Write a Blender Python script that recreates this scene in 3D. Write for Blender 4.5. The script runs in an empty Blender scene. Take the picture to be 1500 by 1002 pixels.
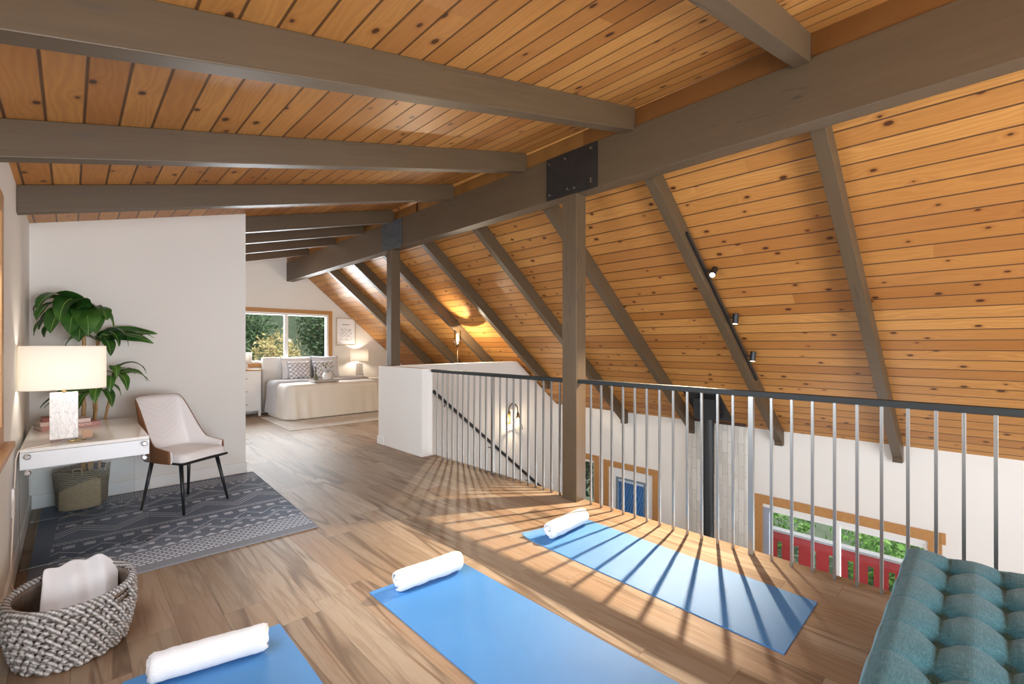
import bpy, bmesh, math, random
from mathutils import Vector, Matrix, noise
random.seed(7)
PI = math.pi
sc = bpy.context.scene
COL = sc.collection
sin, cos = math.sin, math.cos

# ------------------------------------------------------------------ node helper
class S:
    """a socket (or number) with arithmetic that builds math nodes"""
    def __init__(s, nt, k): s.nt, s.k = nt, k
    def _m(s, op, *a):
        n = s.nt.nodes.new('ShaderNodeMath'); n.operation = op
        for i, x in enumerate((s,) + a):
            x = x.k if isinstance(x, S) else x
            if isinstance(x, (int, float)): n.inputs[i].default_value = x
            else: s.nt.links.new(x, n.inputs[i])
        return S(s.nt, n.outputs[0])
    def __add__(s, o): return s._m('ADD', o)
    def __radd__(s, o): return s._m('ADD', o)
    def __sub__(s, o): return s._m('SUBTRACT', o)
    def __rsub__(s, o): return S(s.nt, o)._m('SUBTRACT', s)
    def __mul__(s, o): return s._m('MULTIPLY', o)
    def __rmul__(s, o): return s._m('MULTIPLY', o)
    def __truediv__(s, o): return s._m('DIVIDE', o)
    def floor(s): return s._m('FLOOR')
    def frac(s): return s._m('FRACT')
    def abs(s): return s._m('ABSOLUTE')
    def sin(s): return s._m('SINE')
    def lt(s, o): return s._m('LESS_THAN', o)
    def gt(s, o): return s._m('GREATER_THAN', o)
    def max(s, o): return s._m('MAXIMUM', o)
    def min(s, o): return s._m('MINIMUM', o)
    def mod(s, o): return s._m('FLOORED_MODULO', o)
    def pingpong(s, o): return s._m('PINGPONG', o)
    def smooth(s, a, b):
        n = s.nt.nodes.new('ShaderNodeMapRange'); n.interpolation_type = 'SMOOTHSTEP'
        s.nt.links.new(s.k, n.inputs[0]); n.inputs[1].default_value = a; n.inputs[2].default_value = b
        return S(s.nt, n.outputs[0])

class Mat:
    def __init__(m, name, rough=.5, color=(.8, .8, .8), **kw):
        m.mat = bpy.data.materials.new(name); m.mat.use_nodes = True
        m.nt = m.mat.node_tree; m.b = m.nt.nodes['Principled BSDF']
        m.b.inputs['Roughness'].default_value = rough
        m.b.inputs['Base Color'].default_value = (*color, 1)
        for k, v in kw.items(): m.b.inputs[k.replace('_', ' ')].default_value = v
        m._co = None
    def node(m, t, **kw):
        n = m.nt.nodes.new('ShaderNode' + t)
        for k, v in kw.items(): setattr(n, k, v)
        return n
    def link(m, a, b): m.nt.links.new(a.k if isinstance(a, S) else a, b)
    def xyz(m, kind='Object'):
        n = m.node('TexCoord'); s = m.node('SeparateXYZ'); m.link(n.outputs[kind], s.inputs[0])
        return [S(m.nt, s.outputs[i]) for i in range(3)]
    def vec(m, x, y, z=0):
        n = m.node('CombineXYZ')
        for i, v in enumerate((x, y, z)):
            if isinstance(v, S): m.link(v, n.inputs[i])
            else: n.inputs[i].default_value = v
        return n.outputs[0]
    def noise(m, v, scale=1, detail=3, rough=.5, dist=0, out=0):
        n = m.node('TexNoise'); m.link(v, n.inputs['Vector'])
        n.inputs['Scale'].default_value = scale; n.inputs['Detail'].default_value = detail
        n.inputs['Roughness'].default_value = rough; n.inputs['Distortion'].default_value = dist
        return S(m.nt, n.outputs[out])
    def white(m, v, out='Value'):
        n = m.node('TexWhiteNoise'); n.noise_dimensions = '3D'; m.link(v, n.inputs['Vector'])
        return S(m.nt, n.outputs[out])
    def voro(m, v, scale=1, out='Distance', rnd=1, dim='2D'):
        n = m.node('TexVoronoi'); n.voronoi_dimensions = dim; m.link(v, n.inputs['Vector']); n.inputs['Scale'].default_value = scale
        n.inputs['Randomness'].default_value = rnd
        return S(m.nt, n.outputs[out])
    def ramp(m, f, stops):
        n = m.node('ValToRGB'); m.link(f, n.inputs[0]); e = n.color_ramp.elements
        while len(e) < len(stops): e.new(.5)
        for q, (p, c) in zip(e, stops): q.position = p; q.color = (*c, 1)
        return S(m.nt, n.outputs[0])
    def mix(m, f, a, b, mode='MIX'):
        n = m.node('Mix', data_type='RGBA', blend_type=mode)
        for i, v in ((0, f), (6, a), (7, b)):
            if isinstance(v, S): m.link(v, n.inputs[i])
            elif isinstance(v, (int, float)): n.inputs[i].default_value = v
            else: n.inputs[i].default_value = (*v, 1)
        return S(m.nt, n.outputs[2])
    def color(m, s): m.link(s, m.b.inputs['Base Color'])
    def rough(m, s): m.link(s, m.b.inputs['Roughness'])
    def bump(m, h, strength=.3, dist=.01):
        n = m.node('Bump'); n.inputs['Strength'].default_value = strength; n.inputs['Distance'].default_value = dist
        m.link(h, n.inputs['Height']); m.link(n.outputs[0], m.b.inputs['Normal'])

def plain(name, color, rough=.5, nscale=0, namt=.08, bump=0, bscale=80, **kw):
    m = Mat(name, rough, color, **kw)
    if nscale or bump:
        x, y, z = m.xyz(); v = m.vec(x, y, z)
        if nscale:
            n = m.noise(v, nscale, 4)
            m.color(m.mix(n, tuple(c * (1 - namt) for c in color), tuple(min(1, c * (1 + namt)) for c in color)))
        if bump: m.bump(m.noise(v, bscale, 3), bump, .004)
    return m.mat

# ------------------------------------------------------------------ materials
def pine(name, pw=.137, tint=1.0):
    m = Mat(name, .42)
    x, y, z = m.xyz()
    u = x / pw; i = u.floor(); f = u.frac()
    r0 = m.white(m.vec(i, 3.1, 7.7))
    j = (y / 9.0 + r0 * 9.0).floor()
    r1 = m.white(m.vec(i, j, 1.3)); r2 = m.white(m.vec(i, j, 5.9))
    # cathedral grain: distorted stretched bands
    off = r1 * 37.0
    warp = m.noise(m.vec(x * 5.0 + off, y * .9 + off, r2 * 11.0), 1, 3, .55)
    kc = m.vec(x / pw, y * 4.6 + r0 * 31.0, 0)
    kv = m.voro(kc, 1, rnd=.85); kr = m.voro(kc, 1, 'Color', rnd=.85); keep = kr.gt(.62); ksz = .03 + kr.pingpong(.10) * .85
    kd = (1 - keep * (1 - kv.smooth(.05, .5)))
    ring = ((x * 26.0 + warp * 8.0 + (1 - kd) * .9) * 6.28).sin() * .5 + .5
    fine = m.noise(m.vec(x * 160.0, y * 3.0 + off, 0), 1, 3, .6)
    tone = m.noise(m.vec(x * 2.0 + off, y * .6 + off, 0), 1, 2)
    base = m.mix(r1, (.34, .120, .019), (.61, .292, .076))
    base = m.mix(r2.gt(.78) * .6, base, (.33, .115, .026))
    g = ring * .36 + fine * .3 + tone * .4
    c = m.mix(g.smooth(.2, .95), m.mix(.5, base, (.26, .085, .018)), base)
    c = m.mix(.25, c, m.mix(tone, (.30, .115, .028), (.60, .33, .115)))
    ks = (1 - (kv - ksz).smooth(-.02, .035)) * keep
    halo = (1 - (kv - ksz).smooth(.0, .16)) * keep * .5
    c = m.mix(halo, c, (.26, .085, .02))
    c = m.mix(ks * .92, c, (.050, .016, .006))
    e = f.min(1 - f) * pw
    seam = 1 - e.smooth(.0025, .0085)
    c = m.mix(seam * .88, c, (.05, .018, .006))
    if tint != 1.0: c = m.mix(1.0, c, (tint, tint * .96, tint * .93), 'MULTIPLY')
    m.color(c)
    m.bump((1 - seam) * 1.0 + fine * .06, .55, .006)
    m.b.inputs['Specular IOR Level'].default_value = .35
    return m.mat

def laminate():
    m = Mat('walnut_laminate', .3)
    x, y, z = m.xyz(); pw = .19
    u = x / pw; i = u.floor(); f = u.frac()
    r0 = m.white(m.vec(i, 1.1, 2.2)); yy = y / 1.25 + r0 * 7.0; j = yy.floor()
    r1 = m.white(m.vec(i, j, 4.0)); r2 = m.white(m.vec(i, j, 8.0))
    off = r1 * 53.0
    w = m.noise(m.vec(x * 4.5 + off, y * 1.1 + off, 0), 1, 3, .55, .6)
    bands = ((w * 11.0 + x * 9.0) * 6.28).sin() * .5 + .5
    fine = m.noise(m.vec(x * 120.0, y * 3.5 + off, 0), 1, 3, .6)
    big = m.noise(m.vec(x * 3.0 + off, y * .8 + off, 3.3), 1, 3, .6, .8)
    base = m.mix(r1, (.255, .190, .132), (.44, .35, .258))
    base = m.mix(r2.gt(.75) * .5, base, (.30, .185, .122))
    c = m.mix(big.smooth(.35, .75) * .55, base, (.30, .185, .10))
    c = m.mix(bands * .10, c, (.24, .14, .075))
    # dark wandering heartwood streaks
    st = m.noise(m.vec(x * 7.5 + off * 1.7, y * .62 + off, 6.1), 1, 2, .5, .7)
    vein = (1 - ((st - .5).abs()).smooth(.0, .07)) * m.noise(m.vec(x * 2.0 + off, y * .5, 1.0), 1, 2).smooth(.40, .62)
    c = m.mix(vein * .75, c, (.080, .045, .026))
    c = m.mix(fine * .22, c, (.24, .145, .08))
    st2 = m.noise(m.vec(x * 16.0 + off, y * 1.0 + off * .3, 2.7), 1, 3, .55, .5)
    c = m.mix((1 - ((st2 - .5).abs()).smooth(.0, .06)) * .38, c, (.20, .115, .062))
    e = f.min(1 - f) * pw; ye = yy.frac(); ye = ye.min(1 - ye) * 1.25
    seam = (1 - e.smooth(.0005, .0018)).max(1 - ye.smooth(.0005, .0018))
    c = m.mix(seam * .6, c, (.10, .06, .035))
    m.color(c); m.rough(fine * .12 + .46); m.b.inputs['Specular IOR Level'].default_value = .22
    m.bump(1 - seam, .25, .003)
    return m.mat

def timber():
    m = Mat('taupe_stained_timber', .5)
    x, y, z = m.xyz()
    g = m.noise(m.vec(x * 2.2, y * 42.0, z * 42.0), 1, 4, .6)
    b = m.noise(m.vec(x * 1.0, y * 5.0, z * 5.0), 1, 3)
    c = m.mix(g * .7 + b * .3, (.062, .037, .017), (.122, .078, .041))
    kn = m.voro(m.vec(x * 1.6, y * 9.0, z * 9.0), 1, dim='3D')
    c = m.mix((1 - kn.smooth(.03, .16)) * .55, c, (.065, .048, .035))
    ck = m.noise(m.vec(x * .55 + 3.0, y * 11.0, z * 11.0), 1, 2, .5, .35)
    crack = (1 - ((ck - .5).abs()).smooth(.0, .012)) * m.noise(m.vec(x * .8, y * 3.0, z * 3.0), 1, 1).smooth(.55, .68)
    c = m.mix(crack * .8, c, (.03, .022, .016))
    m.color(c); m.bump(g * .5 - crack * 1.5, .22, .004)
    return m.mat

def rug_mat():
    m = Mat('grey_woven_rug', .95)
    x, y, z = m.xyz()
    sp = m.noise(m.vec(x * 160.0, y * 160.0, 0), 1, 2, .7)
    weave = ((x * 900.0).sin() * (y * 900.0).sin()) * .5 + .5
    def band(a, b): return y.gt(a) * y.lt(b)
    def stripe_rows(a, b, p, q, duty=.55):
        row = ((y - a) / p); sh = row.floor() * .5
        return band(a, b) * row.frac().lt(duty) * (x / q + sh).frac().lt(.72)
    def zig(y0, h, p, t):
        zz = (x / p).pingpong(.5) * (2 * h) + y0
        return ((y - zz).abs()).lt(t)
    def squares(yc, s, p, hollow=0):
        fx = ((x / p).frac() - .5).abs() * p; fy = (y - yc).abs()
        r = fx.lt(s) * fy.lt(s)
        if hollow: r = r * (1 - fx.lt(s * hollow) * fy.lt(s * hollow))
        return r
    def tri(y0, h, p):
        return (x / p).pingpong(.5).gt((y - y0) / (2 * h)) * y.gt(y0) * y.lt(y0 + h)
    inx = x.gt(.07) * x.lt(1.55)
    pats = [stripe_rows(.10, .34, .034, .045), tri(.355, .05, .08) * band(.355, .40), squares(.47, .016, .09),
            zig(.43, .13, .26, .0055), zig(.46, .13, .26, .0055), squares(.60, .014, .09) , zig(.60, .11, .22, .0055),
            squares(.77, .021, .105), squares(.77, .03, .105, .8) , stripe_rows(.85, .90, .022, .03),
            zig(.94, .2, .40, .006), zig(.99, .2, .40, .006), zig(1.04, .2, .40, .006), squares(1.28, .02, .10), squares(1.28, .03, .10, .78),
            stripe_rows(1.35, 1.39, .02, .03), zig(1.42, .15, .3, .006), zig(1.46, .15, .3, .006), squares(1.66, .016, .09), tri(1.70, .04, .07), stripe_rows(1.76, 1.96, .03, .04)]
    p = pats[0]
    for q in pats[1:]: p = p.max(q)
    p = p * inx
    fz = m.noise(m.vec(x * 60.0, y * 60.0, 2.0), 1, 2).smooth(.25, .55)
    c = m.mix(sp.smooth(.35, .65), (.10, .14, .205), (.25, .31, .41))
    fr = 1 - y.smooth(.05, .62)                                    # paler towards the striped end
    c = m.mix(fr * .5, c, m.mix(sp.smooth(.35, .65), (.26, .25, .24), (.46, .44, .42)))
    c = m.mix(p * (.5 + fz * .5), c, (.72, .79, .88))
    m.color(c); m.bump(p * 1.0 + weave * .4 + sp * .6, .5, .006)
    return m.mat

def yoga():
    m = Mat('blue_foam_mat', .5, (.05, .20, .55))
    x, y, z = m.xyz()
    d = ((x * 700.0).sin() * (y * 700.0).sin())
    n = m.noise(m.vec(x * 3.0, y * 3.0, 0), 1, 2)
    m.color(m.mix(n, (.038, .19, .46), (.055, .24, .55)))
    m.bump(d, .35, .002); m.b.inputs['Specular IOR Level'].default_value = .8
    return m.mat

def teal():
    m = Mat('teal_linen', .9)
    x, y, z = m.xyz()
    a = m.noise(m.vec(x * 420.0, y * 26.0, z * 26.0), 1, 2, .6); b = m.noise(m.vec(x * 26.0, y * 420.0, z * 420.0), 1, 2, .6)
    t = a * .5 + b * .5
    m.color(m.ramp(t, [(.3, (.010, .060, .080)), (.5, (.024, .115, .145)), (.72, (.10, .25, .29))]))
    m.bump(t, .4, .004); m.b.inputs['Sheen Weight'].default_value = .15
    return m.mat

def marble():
    m = Mat('veined_marble', .2)
    x, y, z = m.xyz()
    n = m.noise(m.vec(x * 16.0 + z * 2.0, y * 16.0, z * 5.0), 1, 4, .6, 1.2)
    v = 1 - ((n - .5).abs()).smooth(.0, .07)
    n2 = m.noise(m.vec(x * 30.0 + z * 5.0, y * 30.0, z * 6.0), 1, 4, .6, 1.5); v2 = 1 - ((n2 - .52).abs()).smooth(0, .03)
    c = m.mix(v * .40, (.84, .80, .76), (.52, .50, .49)); c = m.mix(v2 * .55, c, (.22, .22, .23))
    m.color(c); return m.mat

def tile():
    m = Mat('whitewashed_stone_tile', .6)
    x, y, z = m.xyz()
    n = m.node('TexBrick'); m.link(m.vec(z, y, 0), n.inputs['Vector'])
    n.inputs['Scale'].default_value = 1; n.inputs['Brick Width'].default_value = .32; n.inputs['Row Height'].default_value = .075
    n.inputs['Mortar Size'].default_value = .0025; n.inputs['Color1'].default_value = (.62, .60, .55, 1)
    n.inputs['Color2'].default_value = (.80, .78, .74, 1); n.inputs['Mortar'].default_value = (.42, .39, .33, 1)
    g = m.noise(m.vec(x, y * 60.0, z * 8.0), 1, 4, .6)
    m.color(m.mix(g.smooth(.4, .8) * .45, S(m.nt, n.outputs[0]), (.46, .43, .37)))
    m.bump(g, .3, .004); return m.mat

def leafmat(name, c1, c2, c3):
    m = Mat(name, .38)
    x, y, z = m.xyz(); n = m.noise(m.vec(x * 5.0, y * 5.0, z * 5.0), 1, 3)
    m.color(m.ramp(n, [(.3, c1), (.5, c2), (.72, c3)]))
    m.b.inputs['Subsurface Weight'].default_value = 0
    return m.mat

def outleaf(name, cols, sc_=3.):
    m = Mat(name, .6)
    x, y, z = m.xyz(); v = m.vec(x, y, z)
    n = m.noise(v, sc_, 3); w = m.noise(v, sc_ * 14, 1)
    m.color(m.ramp(n * .5 + w * .5, [(.30, cols[0]), (.5, cols[1]), (.70, cols[2])]))
    return m.mat

def glass(name, tint=(1, 1, 1), ior=1.45, mx=.0):
    m = Mat(name); nt = m.nt; nt.nodes.remove(m.b)
    t = m.node('BsdfTransparent'); t.inputs[0].default_value = (*tint, 1)
    g = m.node('BsdfGlossy'); g.inputs['Roughness'].default_value = .02
    f = m.node('Fresnel'); f.inputs[0].default_value = ior
    k = m.node('MixShader'); m.link((S(nt, f.outputs[0]) + mx), k.inputs[0]); m.link(t.outputs[0], k.inputs[1]); m.link(g.outputs[0], k.inputs[2])
    m.link(k.outputs[0], nt.nodes['Material Output'].inputs[0]); return m.mat

def glow(name, col, s):
    m = Mat(name, .5, col); m.b.inputs['Emission Color'].default_value = (*col, 1); m.b.inputs['Emission Strength'].default_value = s
    return m.mat

def shade_mat():
    m = Mat('cream_lamp_linen', .8); nt = m.nt
    x, y, z = m.xyz(); w = m.noise(m.vec(x * 300.0, y * 300.0, z * 300.0), 1, 1)
    m.color(m.mix(w, (.86, .84, .80), (.92, .90, .87)))
    t = m.node('BsdfTranslucent'); t.inputs[0].default_value = (.97, .94, .90, 1)
    k = m.node('MixShader'); k.inputs[0].default_value = .5
    m.link(m.b.outputs[0], k.inputs[1]); m.link(t.outputs[0], k.inputs[2]); m.link(k.outputs[0], nt.nodes['Material Output'].inputs[0])
    return m.mat

def lattice():
    m = Mat('navy_lattice_cotton', .9); x, y, z = m.xyz()
    a = (((x + z) * 11.0).frac() - .5).abs(); b = (((x - z) * 11.0).frac() - .5).abs()
    l = a.lt(.07).max(b.lt(.07)); d = ((x * 11.0).frac() - .5).abs().lt(.08) * ((z * 11.0).frac() - .5).abs().lt(.08)
    m.color(m.mix(l.max(d), (.84, .84, .85), (.06, .09, .20))); return m.mat

def art_mat():
    m = Mat('pale_print_paper', .6); x, y, z = m.xyz()
    d = m.voro(m.vec(x * 22.0, z * 22.0, 0), 1); n = m.noise(m.vec(x * 40.0, z * 40.0, 0), 1, 2)
    area = x.abs().lt(.14) * (z + .06).abs().lt(.15)
    c = m.mix(d.lt(.30) * d.gt(.16) * area * n.gt(.42), (.84, .84, .87), (.20, .20, .24))
    head = x.abs().lt(.085) * (z - .165).abs().lt(.010) * m.noise(m.vec(x * 90.0, z * 90.0, 0), 1, 1).gt(.42)
    m.color(m.mix(head, c, (.16, .16, .18))); return m.mat

def seagrass():
    m = Mat('woven_seagrass', .9); x, y, z = m.xyz()
    w = (z * 420.0 + m.noise(m.vec(x * 30.0, y * 30.0, z * 20.0), 1, 2) * 9.0).sin() * .5 + .5
    n = m.noise(m.vec(x * 90.0, y * 90.0, z * 120.0), 1, 3, .7)
    t = w * .5 + n * .5
    m.color(m.ramp(t, [(.25, (.085, .068, .046)), (.5, (.25, .205, .14)), (.75, (.48, .41, .29))])); m.bump(t, .8, .01)
    return m.mat

def rope():
    m = Mat('grey_twisted_rope', .85); x, y, z = m.xyz()
    n = m.noise(m.vec(x * 60.0, y * 60.0, z * 60.0), 1, 3, .7); s = ((x * 260.0 + z * 240.0 + y * 200.0).sin()) * .5 + .5
    t = n * .65 + s * .35
    m.color(m.ramp(t, [(.28, (.10, .088, .078)), (.5, (.33, .305, .285)), (.75, (.62, .60, .58))])); m.bump(t, .6, .005)
    return m.mat

M = {}
M['pine'] = pine('knotty_pine'); M['block'] = pine('pine_blocking', .5, .42)
M['floor'] = laminate(); M['timber'] = timber(); M['rug'] = rug_mat(); M['mat'] = yoga(); M['teal'] = teal()
M['marble'] = marble(); M['tile'] = tile()
M['wall'] = plain('warm_white_plaster', (.80, .775, .735), .75, 2.5, .02, .05, 160)
M['white'] = plain('white_paint', (.82, .81, .79), .4)
M['gloss'] = plain('white_gloss_lacquer', (.84, .82, .79), .12)
M['deskside'] = plain('white_lacquer', (.80, .82, .85), .25)
M['trimwood'] = None
def stained(name, a, b):
    m = Mat(name, .45); x, y, z = m.xyz()
    g = m.noise(m.vec(x * 25.0, y * 25.0, z * 25.0), 1, 4, .6, .8)
    m.color(m.mix(g, a, b)); return m.mat
M['trimwood'] = stained('honey_wood_trim', (.36, .16, .045), (.56, .29, .095))
M['darkstrip'] = stained('dark_wood_strip', (.04, .018, .009), (.08, .036, .017))
M['steel'] = plain('brushed_steel', (.36, .35, .335), .36, Metallic=1.0)
M['black'] = plain('black_metal', (.012, .013, .015), .38)
M['railblack'] = plain('matt_black_paint', (.010, .012, .012), .6)
M['bronze'] = plain('aged_bronze', (.11, .07, .035), .35, Metallic=.9)
M['brass'] = plain('brass', (.62, .45, .20), .28, Metallic=1.0)
M['plate'] = plain('oiled_steel_plate', (.034, .030, .027), .42, 9, .35, Metallic=.5)
M['greyplate'] = plain('weathered_steel_plate', (.075, .078, .085), .5, 14, .4, Metallic=.3)
M['chrome'] = plain('chrome', (.8, .8, .82), .08, Metallic=1.0)
M['acrylic'] = glass('clear_acrylic', (.97, .985, .99), 1.35)
M['pane'] = glass('window_glass', (.96, .98, .98), 1.3)
M['bulbglass'] = glass('bulb_glass', (.99, .985, .97), 1.12, .01)
M['towel'] = plain('white_terry', (.86, .86, .87), .95, 0, 0, .9, 260)
M['cotton'] = plain('white_cotton', (.84, .83, .82), .9, 0, 0, .2, 60)
M['linen'] = plain('oatmeal_linen', (.70, .66, .60), .92, 5, .04, .25, 120)
M['throw'] = plain('pale_grey_quilt', (.50, .50, .51), .92, 5, .04, .25, 120)
M['leather'] = plain('white_leatherette', (.84, .82, .82), .45, 0, 0, .12, 90)
M['tan'] = plain('tan_leather', (.24, .105, .045), .42, 8, .18)
M['shade'] = shade_mat(); M['lattice'] = lattice(); M['art'] = art_mat()
M['seagrass'] = seagrass(); M['rope'] = rope()
M['ropein'] = plain('basket_lining', (.20, .15, .115), .9, 40, .4)
M['seaflap'] = plain('pale_seagrass_flap', (.42, .32, .20), .9, 60, .3, .9, 120)
M['leaf'] = leafmat('dracaena_leaf', (.012, .055, .010), (.034, .120, .018), (.09, .22, .035))
M['cane'] = stained('plant_cane', (.30, .16, .05), (.52, .32, .12))
M['rib'] = plain('pale_leaf_rib', (.36, .50, .14), .5)
M['pinkbook'] = plain('dusty_pink_cover', (.50, .27, .25), .6)
M['palebook'] = plain('pale_pink_cover', (.74, .60, .57), .6)
M['redbook'] = plain('rose_cover', (.36, .13, .12), .6)
M['paper'] = plain('page_edges', (.80, .75, .68), .8)
M['rosegold'] = plain('copper_card', (.52, .33, .22), .4)
M['tray'] = plain('grey_tray', (.36, .33, .30), .5)
M['vase'] = plain('ceramic_vase', (.74, .72, .70), .35)
M['bottle'] = plain('olive_bottle', (.10, .10, .055), .25)
M['flower'] = plain('pale_blossom', (.66, .64, .66), .8, 40, .25)
M['rugpale'] = plain('pale_bedroom_rug', (.56, .53, .49), .95, 12, .22, .4, 90)
M['red'] = plain('red_painted_board', (.36, .018, .022), .5, 5, .12)
M['cap'] = plain('grey_painted_cap', (.36, .35, .37), .5)
M['blue'] = plain('blue_painted_slat', (.035, .17, .46), .5, 6, .15)
M['purple'] = plain('slate_purple_board', (.16, .13, .22), .6)
M['bark'] = plain('pale_bark', (.42, .30, .18), .9, 12, .3)
M['hedgeb'] = outleaf('bright_leaves', ((.06, .20, .02), (.22, .50, .07), (.60, .85, .32)))
M['hedged'] = outleaf('dark_leaves', ((.03, .075, .035), (.11, .20, .09), (.30, .40, .18)))
M['hedget'] = outleaf('tan_leaves', ((.22, .18, .06), (.50, .40, .16), (.70, .60, .32)))
M['hill'] = plain('mossy_slope', (.13, .17, .11), .95, 3, .5, .4, 20)
def clear_bulb(name, col, e):
    m = Mat(name); nt = m.nt; nt.nodes.remove(m.b)
    t = m.node('BsdfTransparent'); em = m.node('Emission'); em.inputs[0].default_value = (*col, 1); em.inputs[1].default_value = e
    a = m.node('AddShader'); m.link(t.outputs[0], a.inputs[0]); m.link(em.outputs[0], a.inputs[1]); m.link(a.outputs[0], nt.nodes['Material Output'].inputs[0])
    return m.mat
M['bulb'] = clear_bulb('warm_clear_bulb', (1.0, .80, .50), 4)
M['lens'] = glow('lit_lens', (1.0, .86, .62), 40)
M['lens2'] = glow('dim_lens', (1.0, .86, .62), 8)
M['wax'] = plain('candle_wax', (.82, .78, .70), .5)
M['ink'] = plain('cream_lettering', (.86, .76, .70), .6)
M['chair_black'] = M['black']

# ------------------------------------------------------------------ mesh builder
class MB:
    def __init__(s): s.v, s.f = [], []
    def add(s, vs, fs):
        o = len(s.v); s.v += [tuple(p) for p in vs]; s.f += [tuple(i + o for i in q) for q in fs]; return s
    def hexa(s, b, t):
        """b,t: four corners each, same winding (counter-clockwise seen from above)"""
        return s.add(list(b) + list(t), [(3, 2, 1, 0), (4, 5, 6, 7), (0, 1, 5, 4), (1, 2, 6, 5), (2, 3, 7, 6), (3, 0, 4, 7)])
    def box(s, x0, x1, y0, y1, z0, z1):
        q = [(x0, y0), (x1, y0), (x1, y1), (x0, y1)]
        return s.hexa([(x, y, z0) for x, y in q], [(x, y, z1) for x, y in q])
    def prism(s, poly, axis, a, b):
        """polygon extruded along axis 0/1/2; poly holds the two other coordinates in order"""
        def P(p, d):
            return {0: (d, p[0], p[1]), 1: (p[0], d, p[1]), 2: (p[0], p[1], d)}[axis]
        n = len(poly)
        return s.add([P(p, a) for p in poly] + [P(p, b) for p in poly],
                     [tuple(range(n))[::-1], tuple(range(n, 2 * n))] + [(i, (i + 1) % n, n + (i + 1) % n, n + i) for i in range(n)])
    def tube(s, pts, r, seg=10, cap=True, flat=None):
        pts = [Vector(p) for p in pts]; n = len(pts)
        rs = r if isinstance(r, (list, tuple)) else [r] * n
        o = len(s.v); up = Vector((0, 0, 1)); prev = None
        for k, p in enumerate(pts):
            d = (pts[min(k + 1, n - 1)] - pts[max(k - 1, 0)]).normalized()
            if prev is None: a = (d.cross(up) if abs(d.z) < .95 else d.cross(Vector((0, 1, 0)))).normalized()
            else: a = (prev - d * prev.dot(d)).normalized()
            prev = a; b = d.cross(a)
            for i in range(seg):
                t = 2 * PI * i / seg
                s.v.append(tuple(p + a * rs[k] * cos(t) + b * rs[k] * sin(t)))
        for k in range(n - 1):
            for i in range(seg):
                j = (i + 1) % seg
                s.f.append((o + k * seg + i, o + k * seg + j, o + (k + 1) * seg + j, o + (k + 1) * seg + i))
        if cap:
            s.f.append(tuple(o + i for i in range(seg))[::-1]); s.f.append(tuple(o + (n - 1) * seg + i for i in range(seg)))
        return s
    def lathe(s, prof, c=(0, 0, 0), seg=32, sx=1, sy=1, close=False, fn=None):
        o = len(s.v); n = len(prof)
        for r, z in prof:
            for i in range(seg):
                t = 2 * PI * i / seg; k = 1 if fn is None else fn(t, z)
                s.v.append((c[0] + r * k * cos(t) * sx, c[1] + r * k * sin(t) * sy, c[2] + z))
        for k in range(n - 1):
            for i in range(seg):
                j = (i + 1) % seg
                s.f.append((o + k * seg + i, o + k * seg + j, o + (k + 1) * seg + j, o + (k + 1) * seg + i))
        if close:
            s.f.append(tuple(o + i for i in range(seg))[::-1]); s.f.append(tuple(o + (n - 1) * seg + i for i in range(seg)))
        return s
    def ball(s, c, r, seg=10, rings=6, R=None):
        rx, ry, rz = r if isinstance(r, (list, tuple)) else (r, r, r)
        pts = []
        for k in range(rings + 1):
            ph = PI * k / rings
            for i in range(seg):
                t = 2 * PI * i / seg; p = Vector((rx * sin(ph) * cos(t), ry * sin(ph) * sin(t), rz * cos(ph)))
                if R is not None: p = R @ p
                pts.append(p + Vector(c))
        fs = [(k * seg + i, (k + 1) * seg + i, (k + 1) * seg + (i + 1) % seg, k * seg + (i + 1) % seg) for k in range(rings) for i in range(seg)]
        return s.add(pts, fs)
    def grid(s, nu, nv, fn, flip=False):
        o = len(s.v)
        for a in range(nu + 1):
            for b in range(nv + 1): s.v.append(tuple(fn(a / nu, b / nv)))
        for a in range(nu):
            for b in range(nv):
                q = (o + a * (nv + 1) + b, o + (a + 1) * (nv + 1) + b, o + (a + 1) * (nv + 1) + b + 1, o + a * (nv + 1) + b + 1)
                s.f.append(q[::-1] if flip else q)
        return s
    def build(s, name, mat, parent=None, smooth=False, bevel=0, loc=None, solid=0, world=False, subsurf=0, weld=False):
        me = bpy.data.meshes.new(name)
        off = Vector(parent.location) if (world and parent is not None) else (Vector(loc) if (world and loc is not None) else None)
        vs = [tuple(Vector(p) - off) for p in s.v] if off is not None else s.v
        me.from_pydata(vs, [], s.f)
        bm = bmesh.new(); bm.from_mesh(me)
        if weld: bmesh.ops.remove_doubles(bm, verts=bm.verts, dist=1e-5)
        bmesh.ops.recalc_face_normals(bm, faces=bm.faces) if not solid else None
        if bevel:
            es = [e for e in bm.edges if len(e.link_faces) == 2 and e.calc_face_angle(0) > .6]
            bmesh.ops.bevel(bm, geom=es, offset=bevel, segments=2, affect='EDGES', profile=.6)
        bm.to_mesh(me); bm.free()
        if smooth:
            for p in me.polygons: p.use_smooth = True
        me.materials.append(mat)
        o = bpy.data.objects.new(name, me); COL.objects.link(o)
        if loc is not None: o.location = loc
        if parent is not None: o.parent = parent
        if solid:
            q = o.modifiers.new('thickness', 'SOLIDIFY'); q.thickness = solid; q.offset = -1
        if subsurf:
            q = o.modifiers.new('smooth', 'SUBSURF'); q.levels = subsurf; q.render_levels = subsurf
        return o

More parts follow.
